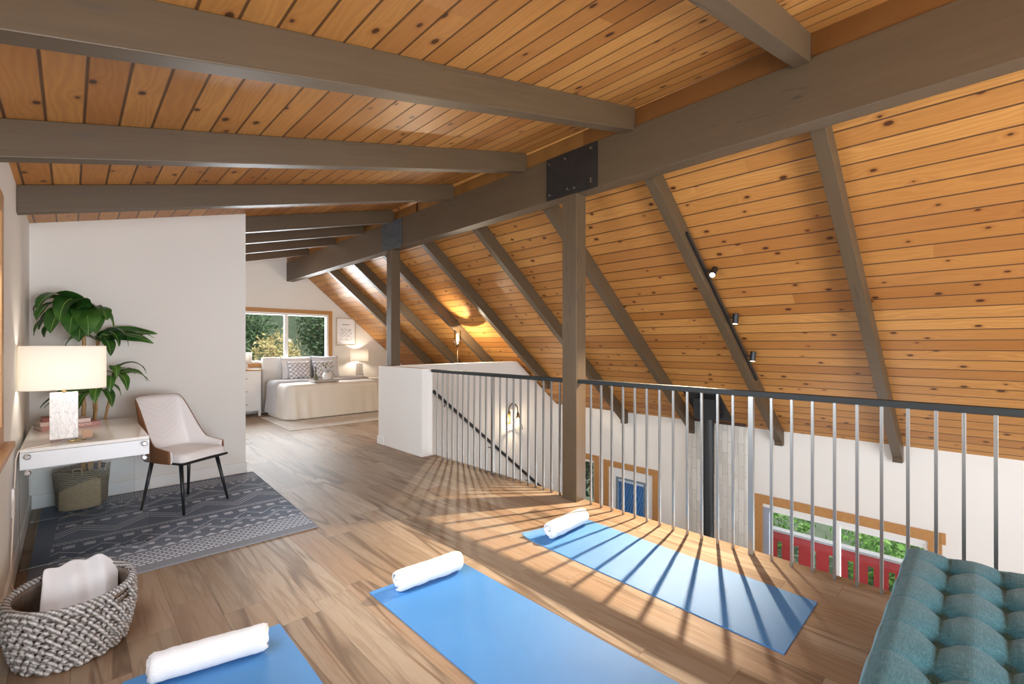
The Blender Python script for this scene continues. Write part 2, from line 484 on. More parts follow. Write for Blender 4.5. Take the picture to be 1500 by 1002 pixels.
def tag(o, label, cat, group=None, kind=None):
    o['label'] = label; o['category'] = cat
    if group: o['group'] = group
    if kind: o['kind'] = kind
    return o
def thing(name, label, cat, loc=(0, 0, 0), rotz=0, group=None, kind=None):
    o = bpy.data.objects.new(name, None); COL.objects.link(o); o.empty_display_size = .1
    o.location = loc; o.rotation_euler = (0, 0, rotz)
    return tag(o, label, cat, group, kind)
def struct(o, label, cat): return tag(o, label, cat, None, 'structure')
def copy_tree(o, parent=None):
    c = o.copy(); COL.objects.link(c); c.parent = parent
    for ch in [q for q in ALLCH.get(o, list(o.children))]: copy_tree(ch, c)
    return c
ALLCH = {}

# ------------------------------------------------------------------ dimensions
XW, XR = -.25, 6.85                # left wall, right (living room) wall
YB, YF = 10.30, -3.0               # bedroom back wall, open front
LOW = -2.72                        # living room floor
zL = lambda x: 2.492 + .2486 * x
zR = lambda x: 2.85 - .845 * (x - 3.76)
XA = (2.85 + .845 * 3.76 - 2.492) / (.2486 + .845)    # apex
YP = 5.62                          # partition face

# ------------------------------------------------------------------ room shell
b = MB(); b.box(XW - .1, 3.34, YF, 4.85, -.26, 0); b.box(XW - .1, 3.20, 4.85, 5.78, -.26, 0); b.box(XW - .1, 3.20, 5.78, 5.82, -.26, 0); b.box(XW - .1, 6.2, 5.82, YB + .1, -.26, 0)
struct(b.build('floor', M['floor']), 'walnut toned laminate plank floor of the loft and bedroom', 'floor')
struct(MB().box(3.0, XR + .1, YF, YB, LOW - .1, LOW).build('floor_lower', M['floor']), 'living room floor far below the loft railing', 'floor')

def sloped(name, x0, x1, zf, label):
    a = math.atan2(zf(x1) - zf(x0), x1 - x0); L = math.hypot(x1 - x0, zf(x1) - zf(x0))
    o = MB().box(0, L, 0, YB - YF + .1, 0, .06).build(name, M['pine'])
    o.location = (x0, YF, zf(x0)); o.rotation_euler = (0, -a, 0)
    return struct(o, label, 'ceiling')
sloped('ceiling_left', XW - .1, XA + .02, zL, 'knotty pine plank ceiling over the loft, gently sloped')
sloped('ceiling_right', XA, XR + .1, zR, 'steep knotty pine plank ceiling over the stairs and living room')

def wall_with_holes(name, axis, pos, thick, outline, holes, label, parent=None):
    """wall in the plane axis=pos; outline polygon and rectangular holes (a0,a1,z0,z1), cut with a mesh of strips"""
    us = sorted({p[0] for p in outline} | {h[0] for h in holes} | {h[1] for h in holes})
    def top(u, which):
        # outline given as two polylines: (bottom list, top list)
        pl = which
        for (u0, z0), (u1, z1) in zip(pl, pl[1:]):
            if u0 - 1e-9 <= u <= u1 + 1e-9: return z0 + (z1 - z0) * ((u - u0) / (u1 - u0) if u1 > u0 else 0)
        return pl[-1][1]
    bot, tp = outline.bot, outline.top
    m = MB()
    for a, c in zip(us, us[1:]):
        cuts = sorted([h for h in holes if h[0] <= a + 1e-6 and h[1] >= c - 1e-6], key=lambda h: h[2])
        za, zc = top(a, bot), top(c, bot)
        for h in cuts + [None]:
            ta, tc = (h[2], h[2]) if h else (top(a, tp), top(c, tp))
            q = [(a, za), (c, zc), (c, tc), (a, ta)]
            if ta - za > 1e-5 or tc - zc > 1e-5: m.prism(q, axis, pos, pos + thick)
            if h: za = zc = h[3]
    return struct(m.build(name, M['wall'], weld=False), label, 'wall')
class OL(list):
    def __init__(s, bot, top): super().__init__(bot + top); s.bot, s.top = bot, top

# left wall: window over the desk side, window in the bedroom
wall_with_holes('wall_left', 0, XW - .12, .12, OL([(YF, -.0), (YB, 0.)], [(YF, zL(XW)), (YB, zL(XW))]),
                [(1.25, 3.19, 1.0, 2.03), (6.9, 8.9, .9, 2.05)], 'warm white wall beside the desk on the left')
MB().prism([(XW, 0), (1.38, 0), (1.38, zL(1.38)), (XW, zL(XW))], 1, YP, YP + .13).build('wall_partition', M['wall'])
struct(bpy.data.objects['wall_partition'], 'plain white partition wall behind the plant and chair', 'wall')
WX0, WX1, WZ0, WZ1 = 2.0, 4.20, 1.02, 2.08
wall_with_holes('wall_back', 1, YB, .12, OL([(XW, 0.), (6.3, 0.)], [(XW, zL(XW)), (XA, zL(XA)), (6.3, zR(6.3))]),
                [(WX0, WX1, WZ0, WZ1)], 'white bedroom gable wall around the window behind the bed')
DY0, DY1, DZ = 3.74, 4.60, -.75
W2 = (.40, 2.16, LOW + .15, -.785)
wall_with_holes('wall_right', 0, XR, .14, OL([(YF, LOW), (YB, LOW)], [(YF, zR(XR) + .05), (YB, zR(XR) + .05)]),
                [W2, (DY0, DY1, LOW, DZ), (4.90, 5.35, -1.9, -.72)], 'low white living room wall under the steep ceiling')
# half wall: short return towards the loft and the long leg across the stairwell
b = MB(); b.box(3.14, 3.30, 4.85, 5.80, 0, 1.10)
b.prism([(3.14, 0), (3.14, 1.10), (5.75, 1.10), (XR, zR(XR)), (XR, LOW), (3.30, LOW), (3.30, 0)], 1, 5.80, 5.96)
struct(b.build('wall_stair', M['wall']), 'white half wall around the stairwell with a sconce on it', 'wall')
struct(MB().box(3.125, 3.14, 5.80, 5.975, 0, .11).build('baseboard_stair', M['white'], bevel=.004), 'white baseboard piece at the end of the stair half wall', 'baseboard')
struct(MB().box(XW, XW + .016, YF, YP, 0, .12).build('baseboard_left', M['white'], bevel=.004), 'white baseboard along the left wall', 'baseboard')
struct(MB().box(XW, 1.392, YP - .016, YP, 0, .12).build('baseboard_partition', M['white'], bevel=.004), 'white baseboard below the partition wall', 'baseboard')
struct(MB().box(3.325, 3.345, YF, 4.85, -.27, -.002).build('trim_1', M['white']), 'white fascia board under the loft edge', 'trim')

# ------------------------------------------------------------------ roof timbers
bx = lambda y: 3.205 + (y + 1.2) / 11.5 * .095       # left face of ridge beam
def oriented(mb, name, p0, p1, mat, bevel=0):
    """mesh in world coordinates -> object whose local X runs from p0 to p1 (grain direction)"""
    p0, p1 = Vector(p0), Vector(p1); d = (p1 - p0).normalized()
    yv = Vector((0, 0, 1)).cross(d).normalized() if abs(d.z) < .99 else Vector((0, 1, 0)); zv = d.cross(yv)
    R = Matrix((d, yv, zv)).transposed().to_4x4(); mtx = Matrix.Translation(p0) @ R; inv = mtx.inverted()
    mb.v = [tuple(inv @ Vector(p)) for p in mb.v]
    o = mb.build(name, mat, bevel=bevel); o.matrix_world = mtx
    return o

y0, y1 = YF + .02, YB - .01
b = MB().hexa([(bx(y0), y0, 2.75), (bx(y0) + .143, y0, 2.75), (bx(y1) + .143, y1, 2.745), (bx(y1), y1, 2.745)],
              [(bx(y0), y0, 3.143), (bx(y0) + .143, y0, 3.143), (bx(y1) + .143, y1, 3.143), (bx(y1), y1, 3.143)])
ridge = oriented(b, 'ridge_beam', (bx(y0), y0, 2.75), (bx(y1), y1, 2.75), M['timber'], .004)
tag(ridge, 'long deep taupe ridge beam running from top right to the bedroom wall', 'beam', None, 'thing')
inv = ridge.matrix_world.inverted()
def beam_plate(ya, yb, mat, bolts):
    m = MB().hexa([(bx(ya) - .012, ya, 2.748), (bx(ya) + .002, ya, 2.748), (bx(yb) + .002, yb, 2.748), (bx(yb) - .012, yb, 2.748)],
                  [(bx(ya) - .012, ya, 3.14), (bx(ya) + .002, ya, 3.14), (bx(yb) + .002, yb, 3.14), (bx(yb) - .012, yb, 3.14)])
    m.v = [tuple(inv @ Vector(p)) for p in m.v]
    pl = m.build('steel_plate', mat, ridge, bevel=.002); pl['label'] = 'bolted dark steel plate'
    for fy, fz in bolts:
        yy = ya + (yb - ya) * fy; zz = 2.75 + .39 * fz
        q = MB().tube([(bx(yy) - .011, yy, zz), (bx(yy) - .026, yy, zz)], .011, 8)
        q.v = [tuple(inv @ Vector(p)) for p in q.v]
        q.build('bolt', M['steel'], pl, smooth=False)
beam_plate(2.28, 2.86, M['plate'], [(.1, .14), (.1, .88), (.42, .12), (.55, .14), (.6, .86), (.92, .12), (.93, .86), (.1, .2)])
beam_plate(5.53, 6.08, M['greyplate'], [(.12, .2), (.12, .85), (.85, .2), (.88, .85), (.5, .5)])

LAB_L = ['taupe rafter at top right whose end hangs over the ridge beam', 'widest near taupe rafter crossing from top left to the ridge beam',
         'cracked taupe rafter, second across the loft ceiling, below the widest one', 'third taupe loft rafter, ending against the left wall above the plant',
         'loft rafter just past the partition, topmost of those above the doorway', 'second rafter down above the doorway to the bedroom',
         'third rafter down above the doorway to the bedroom', 'lowest and farthest rafter above the doorway to the bedroom']
for k, yy in enumerate([.722, 1.93, 3.14, 4.35, 5.76, 6.69, 7.79, 9.01]):
    xa, xb = XW, bx(yy) + .03; ya = yy - .03; w = .089; D = .18
    if k == 4: ya = yy + .0
    m = MB().hexa([(xa, ya, zL(xa) - D), (xb, yy, zL(xb) - D), (xb, yy + w, zL(xb) - D), (xa, ya + w, zL(xa) - D)],
                  [(xa, ya, zL(xa) - .001), (xb, yy, zL(xb) - .001), (xb, yy + w, zL(xb) - .001), (xa, ya + w, zL(xa) - .001)])
    o = oriented(m, 'loft_rafter', (xa, ya, zL(xa)), (xb, yy, zL(xb)), M['timber'], .004)
    tag(o, LAB_L[k], 'rafter', 'rafters over the loft', 'thing')
LAB_R = ['steep rafter nearest the right edge of the photo, without lights', 'steep rafter carrying the black track of spotlights',
         'steep rafter next left of the track light rafter', 'steep rafter that passes behind the timber post',
         'steep rafter sloping down behind the small glass lamp', 'steep rafter partly hidden behind the far post on the half wall',
         'second steep rafter from the bedroom gable wall', 'steep rafter nearest the bedroom gable wall']
tops = [.80, 2.03, 3.21, 4.38, 5.54, 6.66, 7.74, 8.81]; bots = [.711, 1.927, 3.12, 4.30, 5.45, 6.57, 7.65, 8.73]
rafY = lambda k, x: tops[k] + (bots[k] - tops[k]) * (x - 3.56) / (6.79 - 3.56)     # far face
for k in range(8):
    w = .089; xa = 3.36; xe = 6.76; D = .205
    if k >= 4: xe = 6.1
    zb = lambda x: zR(x) - D
    prof = [(xa, zb(xa)), (xe, zb(xe)), (xe, zb(xe) - .055), (XR if k < 4 else xe + .1, zb(xe) - .055), (XR if k < 4 else xe + .1, zR(XR if k < 4 else xe + .1) - .001), (xa, zR(xa) - .001)]
    n = len(prof)
    m = MB().add([(x, rafY(k, x) - w, z) for x, z in prof] + [(x, rafY(k, x), z) for x, z in prof],
                 [tuple(range(n)), tuple(range(n, 2 * n))[::-1]] + [(i, n + i, n + (i + 1) % n, (i + 1) % n) for i in range(n)])
    o = oriented(m, 'steep_rafter', (xa, rafY(k, xa) - w / 2, zb(xa)), (xe, rafY(k, xe) - w / 2, zb(xe)), M['timber'], .003)
    tag(o, LAB_R[k], 'rafter', 'steep rafters over the stairs and living room', 'thing')
# blocking boards above the ridge beam between the loft rafters
ys = [-.5] + [.722, 1.93, 3.14, 4.35, 5.76, 6.69, 7.79, 9.01] + [YB]
for k in range(len(ys) - 1):
    a, c = ys[k] + (.089 if k else 0) + .002, ys[k + 1] - .002
    m = MB().hexa([(bx(a) + .012, a, 3.14), (bx(a) + .05, a, 3.14), (bx(c) + .05, c, 3.14), (bx(c) + .012, c, 3.14)],
                  [(bx(a) + .012, a, 3.33), (bx(a) + .05, a, 3.33), (bx(c) + .05, c, 3.33), (bx(c) + .012, c, 3.33)])
    struct(m.build('trim_%d' % (k + 10), M['block']), 'reddish pine blocking board above the ridge beam, bay %d from the right' % (k + 1), 'trim')

def post(name, x0, x1, ya, yb, z0, z1, label):
    m = MB().box(x0, x1, ya, yb, z0, z1)
    o = oriented(m, name, ((x0 + x1) / 2, (ya + yb) / 2, z0), ((x0 + x1) / 2, (ya + yb) / 2, z1), M['timber'], .004)
    return tag(o, label, 'post', None, 'thing')
p1 = post('timber_post', 3.225, 3.362, 2.504, 2.665, 0, 2.75, 'taupe timber post standing in the railing under the dark steel plate')
post('timber_post', 3.25, 3.393, 5.80, 5.93, 1.10, 2.747, 'taupe timber post standing on the end of the stair half wall')

# ------------------------------------------------------------------ railing
def railing(ya, yb, ys, thick, label):
    t = thing('loft_railing', label, 'railing', (3.27, (ya + yb) / 2, 0))
    MB().box(-.026, .026, ya - (ya + yb) / 2, yb - (ya + yb) / 2, 1.055, 1.092).build('handrail', M['railblack'], t, bevel=.004)
    thin = MB().box(-.008, .008, -.008, .008, 0, 1.057); fat = MB().box(-.016, .016, -.016, .016, 0, 1.057)
    first = {}
    for y in ys:
        f = y in thick; key = 'f' if f else 't'
        if key not in first: o = (fat if f else thin).build('railing_post' if f else 'baluster', M['steel'], t, bevel=.0015); first[key] = o
        else: o = first[key].copy(); COL.objects.link(o)
        o.parent = t; o.location = (0, y - (ya + yb) / 2, 0)
    return t
Cy = [4.707, 4.59, 4.487, 4.39, 4.286, 4.188, 4.086, 3.982, 3.878, 3.78, 3.669, 3.552, 3.448, 3.347, 3.245, 3.138, 3.036, 2.935, 2.835, 2.732]
Ay = [2.379, 2.272, 2.165, 2.056, 1.947, 1.841, 1.732, 1.621, 1.512, 1.405, 1.293, 1.189, 1.072, .95, .834, .722, .609, .501, .39, .278, .166, .062, -.05, -.16, -.27, -.38] + [-.49 - .109 * q for q in range(12)]
railing(2.668, 4.80, Cy, {3.669}, 'railing of grey steel bars between the half wall and the timber post')
railing(-1.8, 2.50, Ay, {1.072}, 'long railing of grey steel bars right of the timber post, above the yoga mats')

# handrail on the stair wall
t = thing('stair_handrail', 'black handrail sloping down the white stairwell wall', 'handrail', (3.87, 5.80, .70))
b = MB()
def bar(m, p, q, w, h):
    p, q = Vector(p), Vector(q); d = (q - p).normalized(); y = Vector((0, 1, 0)); n = d.cross(y).normalized()
    m.hexa([p - y * w - n * h, q - y * w - n * h, q + y * w - n * h, p + y * w - n * h], [p - y * w + n * h, q - y * w + n * h, q + y * w + n * h, p + y * w + n * h])
bar(b, (0, -.08, 0), (.05, -.08, 0), .016, .022); bar(b, (.04, -.08, .0), (2.75, -.08, -2.22), .016, .022)
b.build('rail', M['black'], t, bevel=.004)
for s in (.25, 1.2, 2.1):
    MB().tube([(s, 0, -s * .82 - .05), (s, -.05, -s * .82 - .05), (s, -.08, -s * .82 - .02)], .008, 8).build('bracket', M['black'], t, smooth=True)

# ------------------------------------------------------------------ windows, doors
def frame_rect(m, axis, pos, d, a0, a1, z0, z1, w, bottom=True):
    def bx_(u0, u1, v0, v1):
        if axis == 0: m.box(pos, pos + d, u0, u1, v0, v1)
        else: m.box(u0, u1, pos, pos + d, v0, v1)
    bx_(a0, a1, z1 - w, z1)
    if bottom: bx_(a0, a1, z0, z0 + w)
    bx_(a0, a0 + w, z0 + (w if bottom else 0), z1 - w); bx_(a1 - w, a1, z0 + (w if bottom else 0), z1 - w)
    return m
# bedroom window
t = thing('window_1', 'wide bedroom window with wood trim and white sash behind the bed', 'window', (3.1, YB, WZ0), kind='structure')
frame_rect(MB(), 1, YB - .02, .02, WX0 - .08, WX1 + .08, WZ0 - .08, WZ1 + .08, .082).build('trim', M['trimwood'], t, world=True, bevel=.003)
m = frame_rect(MB(), 1, YB + .0, .09, WX0, WX1, WZ0, WZ1, .05); m.box(3.27, 3.345, YB + .02, YB + .08, WZ0, WZ1)
m.build('sash', M['white'], t, world=True, bevel=.003)
MB().box(WX0 + .05, 3.27, YB + .05, YB + .056, WZ0 + .05, WZ1 - .05).build('pane', M['pane'], t, world=True)
MB().box(3.345, WX1 - .05, YB + .04, YB + .046, WZ0 + .05, WZ1 - .05).build('pane', M['pane'], t, world=True)
# left wall window by the camera
t = thing('window_2', 'window with honey wood trim at the left edge of the photo', 'window', (XW, 2.2, 1.0), kind='structure')
frame_rect(MB(), 0, XW, .02, 1.16, 3.285, .92, 2.12, .09).build('trim', M['trimwood'], t, world=True, bevel=.003)
MB().box(XW, XW + .055, 1.12, 3.33, .895, .925).build('sill', M['trimwood'], t, world=True, bevel=.004)
frame_rect(MB(), 0, XW - .09, .05, 1.25, 3.19, 1.0, 2.03, .05).build('sash', M['white'], t, world=True)
MB().box(XW - .07, XW - .065, 1.3, 3.14, 1.05, 1.98).build('pane', M['pane'], t, world=True)
# living room window
a0, a1, z0, z1 = W2
t = thing('window_3', 'living room window seen through the railing, with red balcony outside', 'window', (XR, 1.28, z0), kind='structure')
m = frame_rect(MB(), 0, XR - .025, .025, a0 - .10, a1 + .05, z0 - .05, z1 + .12, .115); m.box(XR - .03, XR, a0 - .13, a0 - .09, z1 + .005, z1 + .125)
m.build('trim', M['trimwood'], t, world=True, bevel=.003)
m = frame_rect(MB(), 0, XR, .11, a0, a1, z0, z1, .045); m.box(XR + .02, XR + .08, 1.225, 1.275, z0, z1)
m.box(XR + .03, XR + .10, a0 + .04, a1 - .04, z1 - .10, z1 - .04)
m.build('sash', M['white'], t, world=True, bevel=.003)
MB().box(XR + .05, XR + .056, a0 + .045, a1 - .045, z0 + .045, z1 - .045).build('pane', M['pane'], t, world=True)
MB().box(XR + .01, XR + .06, a1 - .14, a1 - .05, z0 + .05, z1 - .05).build('side_shade', plain('grey_blue_shade', (.30, .34, .42), .6), t, world=True)
# living room door
t = thing('door_1', 'white living room door with a blue lit pane and wood casing', 'door', (XR, 4.17, LOW), kind='structure')
frame_rect(MB(), 0, XR - .025, .025, DY0 - .095, DY1 + .095, LOW, DZ + .105, .10, bottom=False).build('casing', M['trimwood'], t, world=True, bevel=.003)
PZ0, PZ1, PY0, PY1 = -1.75, -.925, 3.913, 4.44
m = MB(); X0, X1 = XR + .02, XR + .06
m.box(X0, X1, DY0, PY0, LOW, DZ); m.box(X0, X1, PY1, DY1, LOW, DZ); m.box(X0, X1, PY0, PY1, PZ1, DZ); m.box(X0, X1, PY0, PY1, LOW, PZ0)
m.build('leaf', M['white'], t, world=True)
frame_rect(MB(), 0, X0 - .008, .02, PY0 - .02, PY1 + .02, PZ0 - .02, PZ1 + .02, .03).build('glazing_bead', plain('dark_bead', (.16, .22, .28), .5), t, world=True)
MB().box(X0 + .015, X0 + .02, PY0, PY1, PZ0, PZ1).build('pane', M['pane'], t, world=True)
MB().ball((X0 - .04, DY0 + .08, LOW + 1.0), .03, 10, 6).build('knob', M['brass'], t, world=True, smooth=True)
# small side window
t = thing('window_4', 'narrow living room window left of the white door, half hidden by the post', 'window', (XR, 5.12, -1.9), kind='structure')
frame_rect(MB(), 0, XR - .025, .025, 4.80, 5.45, -2.0, -.61, .10).build('trim', M['trimwood'], t, world=True, bevel=.003)
frame_rect(MB(), 0, XR + .02, .06, 4.90, 5.35, -1.9, -.72, .04).build('sash', M['white'], t, world=True)
MB().box(XR + .04, XR + .045, 4.94, 5.31, -1.86, -.76).build('pane', M['pane'], t, world=True)

# chimney panel, strip and flue
struct(MB().box(XR - .045, XR, 2.30, 3.17, LOW, .255).build('trim_2', M['tile']), 'whitewashed stone tile panel behind the black stove pipe', 'trim')
struct(MB().box(XR - .06, XR, 2.30, 3.20, .245, .285).build('trim_3', M['darkstrip']), 'dark wood strip along the top of the tile panel', 'trim')
t = thing('stove_pipe', 'tall black stove pipe rising to the steep ceiling before the tile panel', 'stove pipe', (6.50, 2.70, LOW))
m = MB().lathe([(.078, 0), (.078, 2.3)], seg=24); m.lathe([(.081, 2.3), (.081, 3.3)], seg=24); m.lathe([(.083, 2.98), (.083, 3.0)], seg=24)
m.build('pipe', M['black'], t, smooth=True)
zz = .36 - LOW; zt = zR(6.5) - LOW
m = MB(); r = .15
m.hexa([(-r, -r, zz), (r, -r, zz), (r, r, zz), (-r, r, zz)], [(-r, -r, zR(6.5 - r) - LOW), (r, -r, zR(6.5 + r) - LOW), (r, r, zR(6.5 + r) - LOW), (-r, r, zR(6.5 - r) - LOW)])
m.build('support_box', M['black'], t, bevel=.004)
m = MB(); r = .25; q = lambda x: zR(6.5 + x) - LOW
m.hexa([(-r, -r, q(-r) - .02), (r, -r, q(r) - .02), (r, r, q(r) - .02), (-r, r, q(-r) - .02)], [(-r, -r, q(-r) - .001), (r, -r, q(r) - .001), (r, r, q(r) - .001), (-r, r, q(-r) - .001)])
m.build('ceiling_flange', M['black'], t)

# outside the living room
t = thing('balcony_railing', 'red balcony railing with cut-out boards and grey cap outside the window', 'railing', (8.1, 1.2, -2.62))
MB().box(-.07, .07, -2.2, 2.2, 1.055, 1.09).build('cap', M['cap'], t, bevel=.004)
MB().box(-.03, .03, -2.2, 2.2, .90, 1.05).build('top_board', M['red'], t)
MB().box(-.03, .03, -2.2, 2.2, .0, .12).build('bottom_board', M['red'], t)
def board_poly(w, zb, zt):
    """half board outlines notched so that two neighbours leave a slot ending in a leaf-shaped opening"""
    right = []
    for k in range(25):
        z = zb + (zt - zb) * k / 24; u = (z - zb) / (zt - zb)
        g = .034
        if .18 < u < .46: g += .045 * sin(PI * (u - .18) / .28) ** .8
        if .46 < u < .54: g -= .006
        right.append((w / 2 - g, z))
    return right + [(-x, z) for x, z in reversed(right)]
m0 = None
for k in range(19):
    y = -2.07 + k * .23
    if m0 is None: m0 = o = MB().prism(board_poly(.23, .1, .92), 0, -.012, .012).build('board', M['red'], t)
    else: o = m0.copy(); COL.objects.link(o)
    o.parent = t; o.location = (0, y, 0)

def shrub(name, label, cat, c, R, n, mat, leaf=.05, trunk=None, seed=1, group=None, extra=None):
    rnd = random.Random(seed)
    t = thing(name, label, cat, (c[0], c[1], c[2] - R[2]), group=group)
    m = MB()
    for _ in range(n):
        while True:
            p = Vector((rnd.uniform(-1, 1), rnd.uniform(-1, 1), rnd.uniform(-1, 1)))
            if .25 < p.length < 1: break
        k = 1 + .35 * noise.noise(p * 2.3 + Vector((seed, 0, 0)))
        q = Vector((p.x * R[0] * k, p.y * R[1] * k, p.z * R[2] * k + R[2]))
        a = Vector((rnd.gauss(0, 1), rnd.gauss(0, 1), rnd.gauss(0, 1))).normalized(); bb = a.orthogonal().normalized()
        l = leaf * rnd.uniform(.6, 1.4); w = l * .45
        m.add([q - a * l, q + bb * w, q + a * l, q - bb * w], [(0, 1, 2, 3)])
    m.build('foliage', mat, t)
    if trunk:
        m = MB()
        for k in range(trunk):
            an = rnd.uniform(0, 6.28); e = Vector((cos(an) * R[0] * .6, sin(an) * R[1] * .6, R[2] * rnd.uniform(.9, 1.7)))
            m.tube([(0, 0, -.3 - R[2] * .4), (e.x * .3, e.y * .3, e.z * .4), tuple(e)], [.05, .035, .012], 6)
        m.build('branches', M['bark'], t, smooth=True)
    return t
shrub('garden_shrub', 'bright green shrub beyond the balcony, left half of the window', 'shrub', (11.2, 4.3, -1.9), (1.6, 1.9, 1.5), 11000, M['hedgeb'], .055, 3, 3)
shrub('garden_shrub', 'bright green shrub beyond the balcony, seen above the ottoman', 'shrub', (11.0, .2, -2.1), (1.5, 1.9, 1.4), 11000, M['hedgeb'], .055, 3, 4)
shrub('garden_shrub', 'green shrub outside the narrow window by the post', 'shrub', (9.2, 7.4, -1.1), (.7, 1.6, 1.3), 5000, M['hedged'], .09, 3, 5)
struct(MB().box(XR + .14, 16, -6, 14, LOW - .5, LOW - .3).build('ground_outside', M['hill']), 'mossy ground outside below the balcony', 'ground')
# blue gate seen through the door pane, pale boards beside
t = thing('slatted_gate', 'blue slatted gate seen through the pane of the white door', 'gate', (7.9, 4.9, LOW))
m = MB()
for k in range(30):
    y = -1.0 + k * .058
    m.hexa([(-.012, y, 0), (.012, y, 0), (.012, y + .030, 0), (-.012, y + .030, 0)], [(-.012, y - .5, 1.55), (.012, y - .5, 1.55), (.012, y - .47, 1.55), (-.012, y - .47, 1.55)])
m.build('slats', M['blue'], t)
MB().box(.02, .05, -1.5, .75, .0, 1.75).build('back_panel', plain('light_blue_panel', (.16, .46, .85), .5), t)
MB().box(-.04, .0, -1.5, .75, 1.40, 1.48).build('top_rail', plain('pale_rail', (.62, .66, .78), .5), t)
t = thing('board_fence', 'slate purple board fence with a white cap outside the narrow window', 'fence', (8.0, 6.5, LOW))
MB().box(0, .03, -.30, 1.6, 0, 1.42).build('boards', M['purple'], t); MB().box(-.03, .06, -.30, 1.6, 1.42, 1.50).build('cap', M['cap'], t)
# behind the bedroom window
shrub('garden_tree', 'dark green tree behind the left pane of the bedroom window', 'tree', (2.6, 13.2, 1.5), (1.5, .9, 1.6), 9000, M['hedged'], .065, 4, 6)
shrub('garden_tree', 'dark tree beside the slope behind the right bedroom pane', 'tree', (5.6, 13.3, 1.9), (1.0, .8, 1.2), 4200, M['hedged'], .07, 3, 7)
shrub('garden_bush', 'tan flowering bush low behind the left bedroom pane', 'bush', (3.55, 11.7, 1.0), (.6, .35, .75), 1500, M['hedget'], .05, 5, 8)
m = MB().grid(24, 10, lambda u, v: (-2 + 10 * u, 13.6 + 3.0 * v, -.5 + 4.5 * v + .3 * noise.noise(Vector((u * 12, v * 6, 0)))))
struct(m.build('hill', M['hill'], smooth=True), 'grey green slope rising behind the bedroom window', 'hill')

# ------------------------------------------------------------------ rugs, mats
def slab(name, mat, pts, h, label, cat, nx=20, ny=30, warp=None, sub=None):
    """thin sheet on the floor from four corners (bl, br, tr, tl)"""
    bl, br, tr, tl = [Vector((*p, 0)) for p in pts]
    base = bl; ux = (br - bl); uy = (tl - bl)
    ang = math.atan2(ux.y, ux.x)
    m = MB()
    def P(u, v, z):
        p = (bl * (1 - u) + br * u) * (1 - v) + (tl * (1 - u) + tr * u) * v
        w = warp(u, v) if warp else 0
        return p + Vector((0, 0, z + w))
    m.grid(nx, ny, lambda u, v: P(u, v, h)); m.grid(nx, ny, lambda u, v: P(u, v, .0005), True)
    n0 = 0
    def ring(o):
        r = [o + a * (ny + 1) for a in range(nx + 1)] + [o + nx * (ny + 1) + b_ for b_ in range(1, ny + 1)] + [o + a * (ny + 1) + ny for a in range(nx - 1, -1, -1)] + [o + b_ for b_ in range(ny - 1, 0, -1)]
        return r
    A, Bq = ring(0), ring((nx + 1) * (ny + 1))
    for i in range(len(A)):
        j = (i + 1) % len(A); m.f.append((A[i], A[j], Bq[j], Bq[i]))
    R = Matrix.Translation(bl) @ Matrix.Rotation(ang, 4, 'Z'); inv_ = R.inverted()
    m.v = [tuple(inv_ @ Vector(p)) for p in m.v]
    o = m.build(name, mat); o.matrix_world = R
    return tag(o, label, cat)
slab('area_rug', M['rug'], [(-.19, 3.60), (1.366, 3.547), (1.44, YP - .05), (-.17, YP - .05)], .009, 'blue-grey patterned area rug under the desk and chair', 'rug')
curl = lambda u, v: .022 * max(0, (v - .93) / .07) ** 2 * max(0, 1 - u * 1.4)
slab('yoga_mat', M['mat'], [(2.31, .62), (2.905, .62), (2.965, 2.24), (2.36, 2.335)], .006, 'blue yoga mat beside the railing, striped by bar shadows', 'yoga mat', warp=curl)
slab('yoga_mat', M['mat'], [(1.20, .68), (1.80, .66), (1.804, 2.354), (1.209, 2.401)], .006, 'middle blue yoga mat in the centre of the floor', 'yoga mat')
slab('yoga_mat', M['mat'], [(.14, .75), (.735, .73), (.752, 2.443), (.155, 2.47)], .006, 'blue yoga mat cut by the bottom edge, nearest the rope basket', 'yoga mat')

def rolled_towel(c, ang, L, label, seed):
    rnd = random.Random(seed)
    m = MB(); turns = 3.6; N = 110; r0, r1 = .010, .058; th = .0125
    pts = []
    for k in range(N + 1):
        a = turns * 2 * PI * k / N; r = r0 + (r1 - r0) * k / N; pts.append((r, a))
    LN = 26
    def P(k, s, out):
        r, a = pts[k]; x = (s - .5) * L
        rr = r + (th * .5 if out else -th * .42)
        wob = .004 * noise.noise(Vector((s * 5 + seed, a * .5, seed))) + .0035 * noise.noise(Vector((s * 14, a, seed * 2.)))
        e = min(s, 1 - s) * L; rr *= 1 - .16 * max(0, 1 - e / .018) ** 2
        xe = x + .006 * sin(a * 1.3 + seed) * (1 if s > .5 else -1) * (abs(s - .5) * 2) ** 6
        return (xe, (rr + wob) * cos(a + .9), (rr + wob) * .94 * sin(a + .9))
    for out in (0, 1):
        m.grid(N, LN, lambda u, s: P(round(u * N), s, out), flip=bool(out))
    W = LN + 1; O = (N + 1) * W
    for k in range(N):
        m.f += [(k * W, (k + 1) * W, O + (k + 1) * W, O + k * W), (k * W + LN, O + k * W + LN, O + (k + 1) * W + LN, (k + 1) * W + LN)]
    for s in range(LN): m.f += [(N * W + s, N * W + s + 1, O + N * W + s + 1, O + N * W + s)]
    zmin = min(p[2] for p in m.v)
    m.v = [(x, y, z - zmin) for x, y, z in m.v]
    o = m.build('rolled_towel', M['towel'], smooth=True); o.location = c; o.rotation_euler = (0, 0, ang)
    return tag(o, label, 'towel', 'rolled towels on the yoga mats')
rolled_towel((2.665, 2.16, .0065), .03, .43, 'rolled white towel on the yoga mat by the railing', 1)
rolled_towel((1.525, 2.275, .0065), -.10, .42, 'rolled white towel on the middle yoga mat', 2)
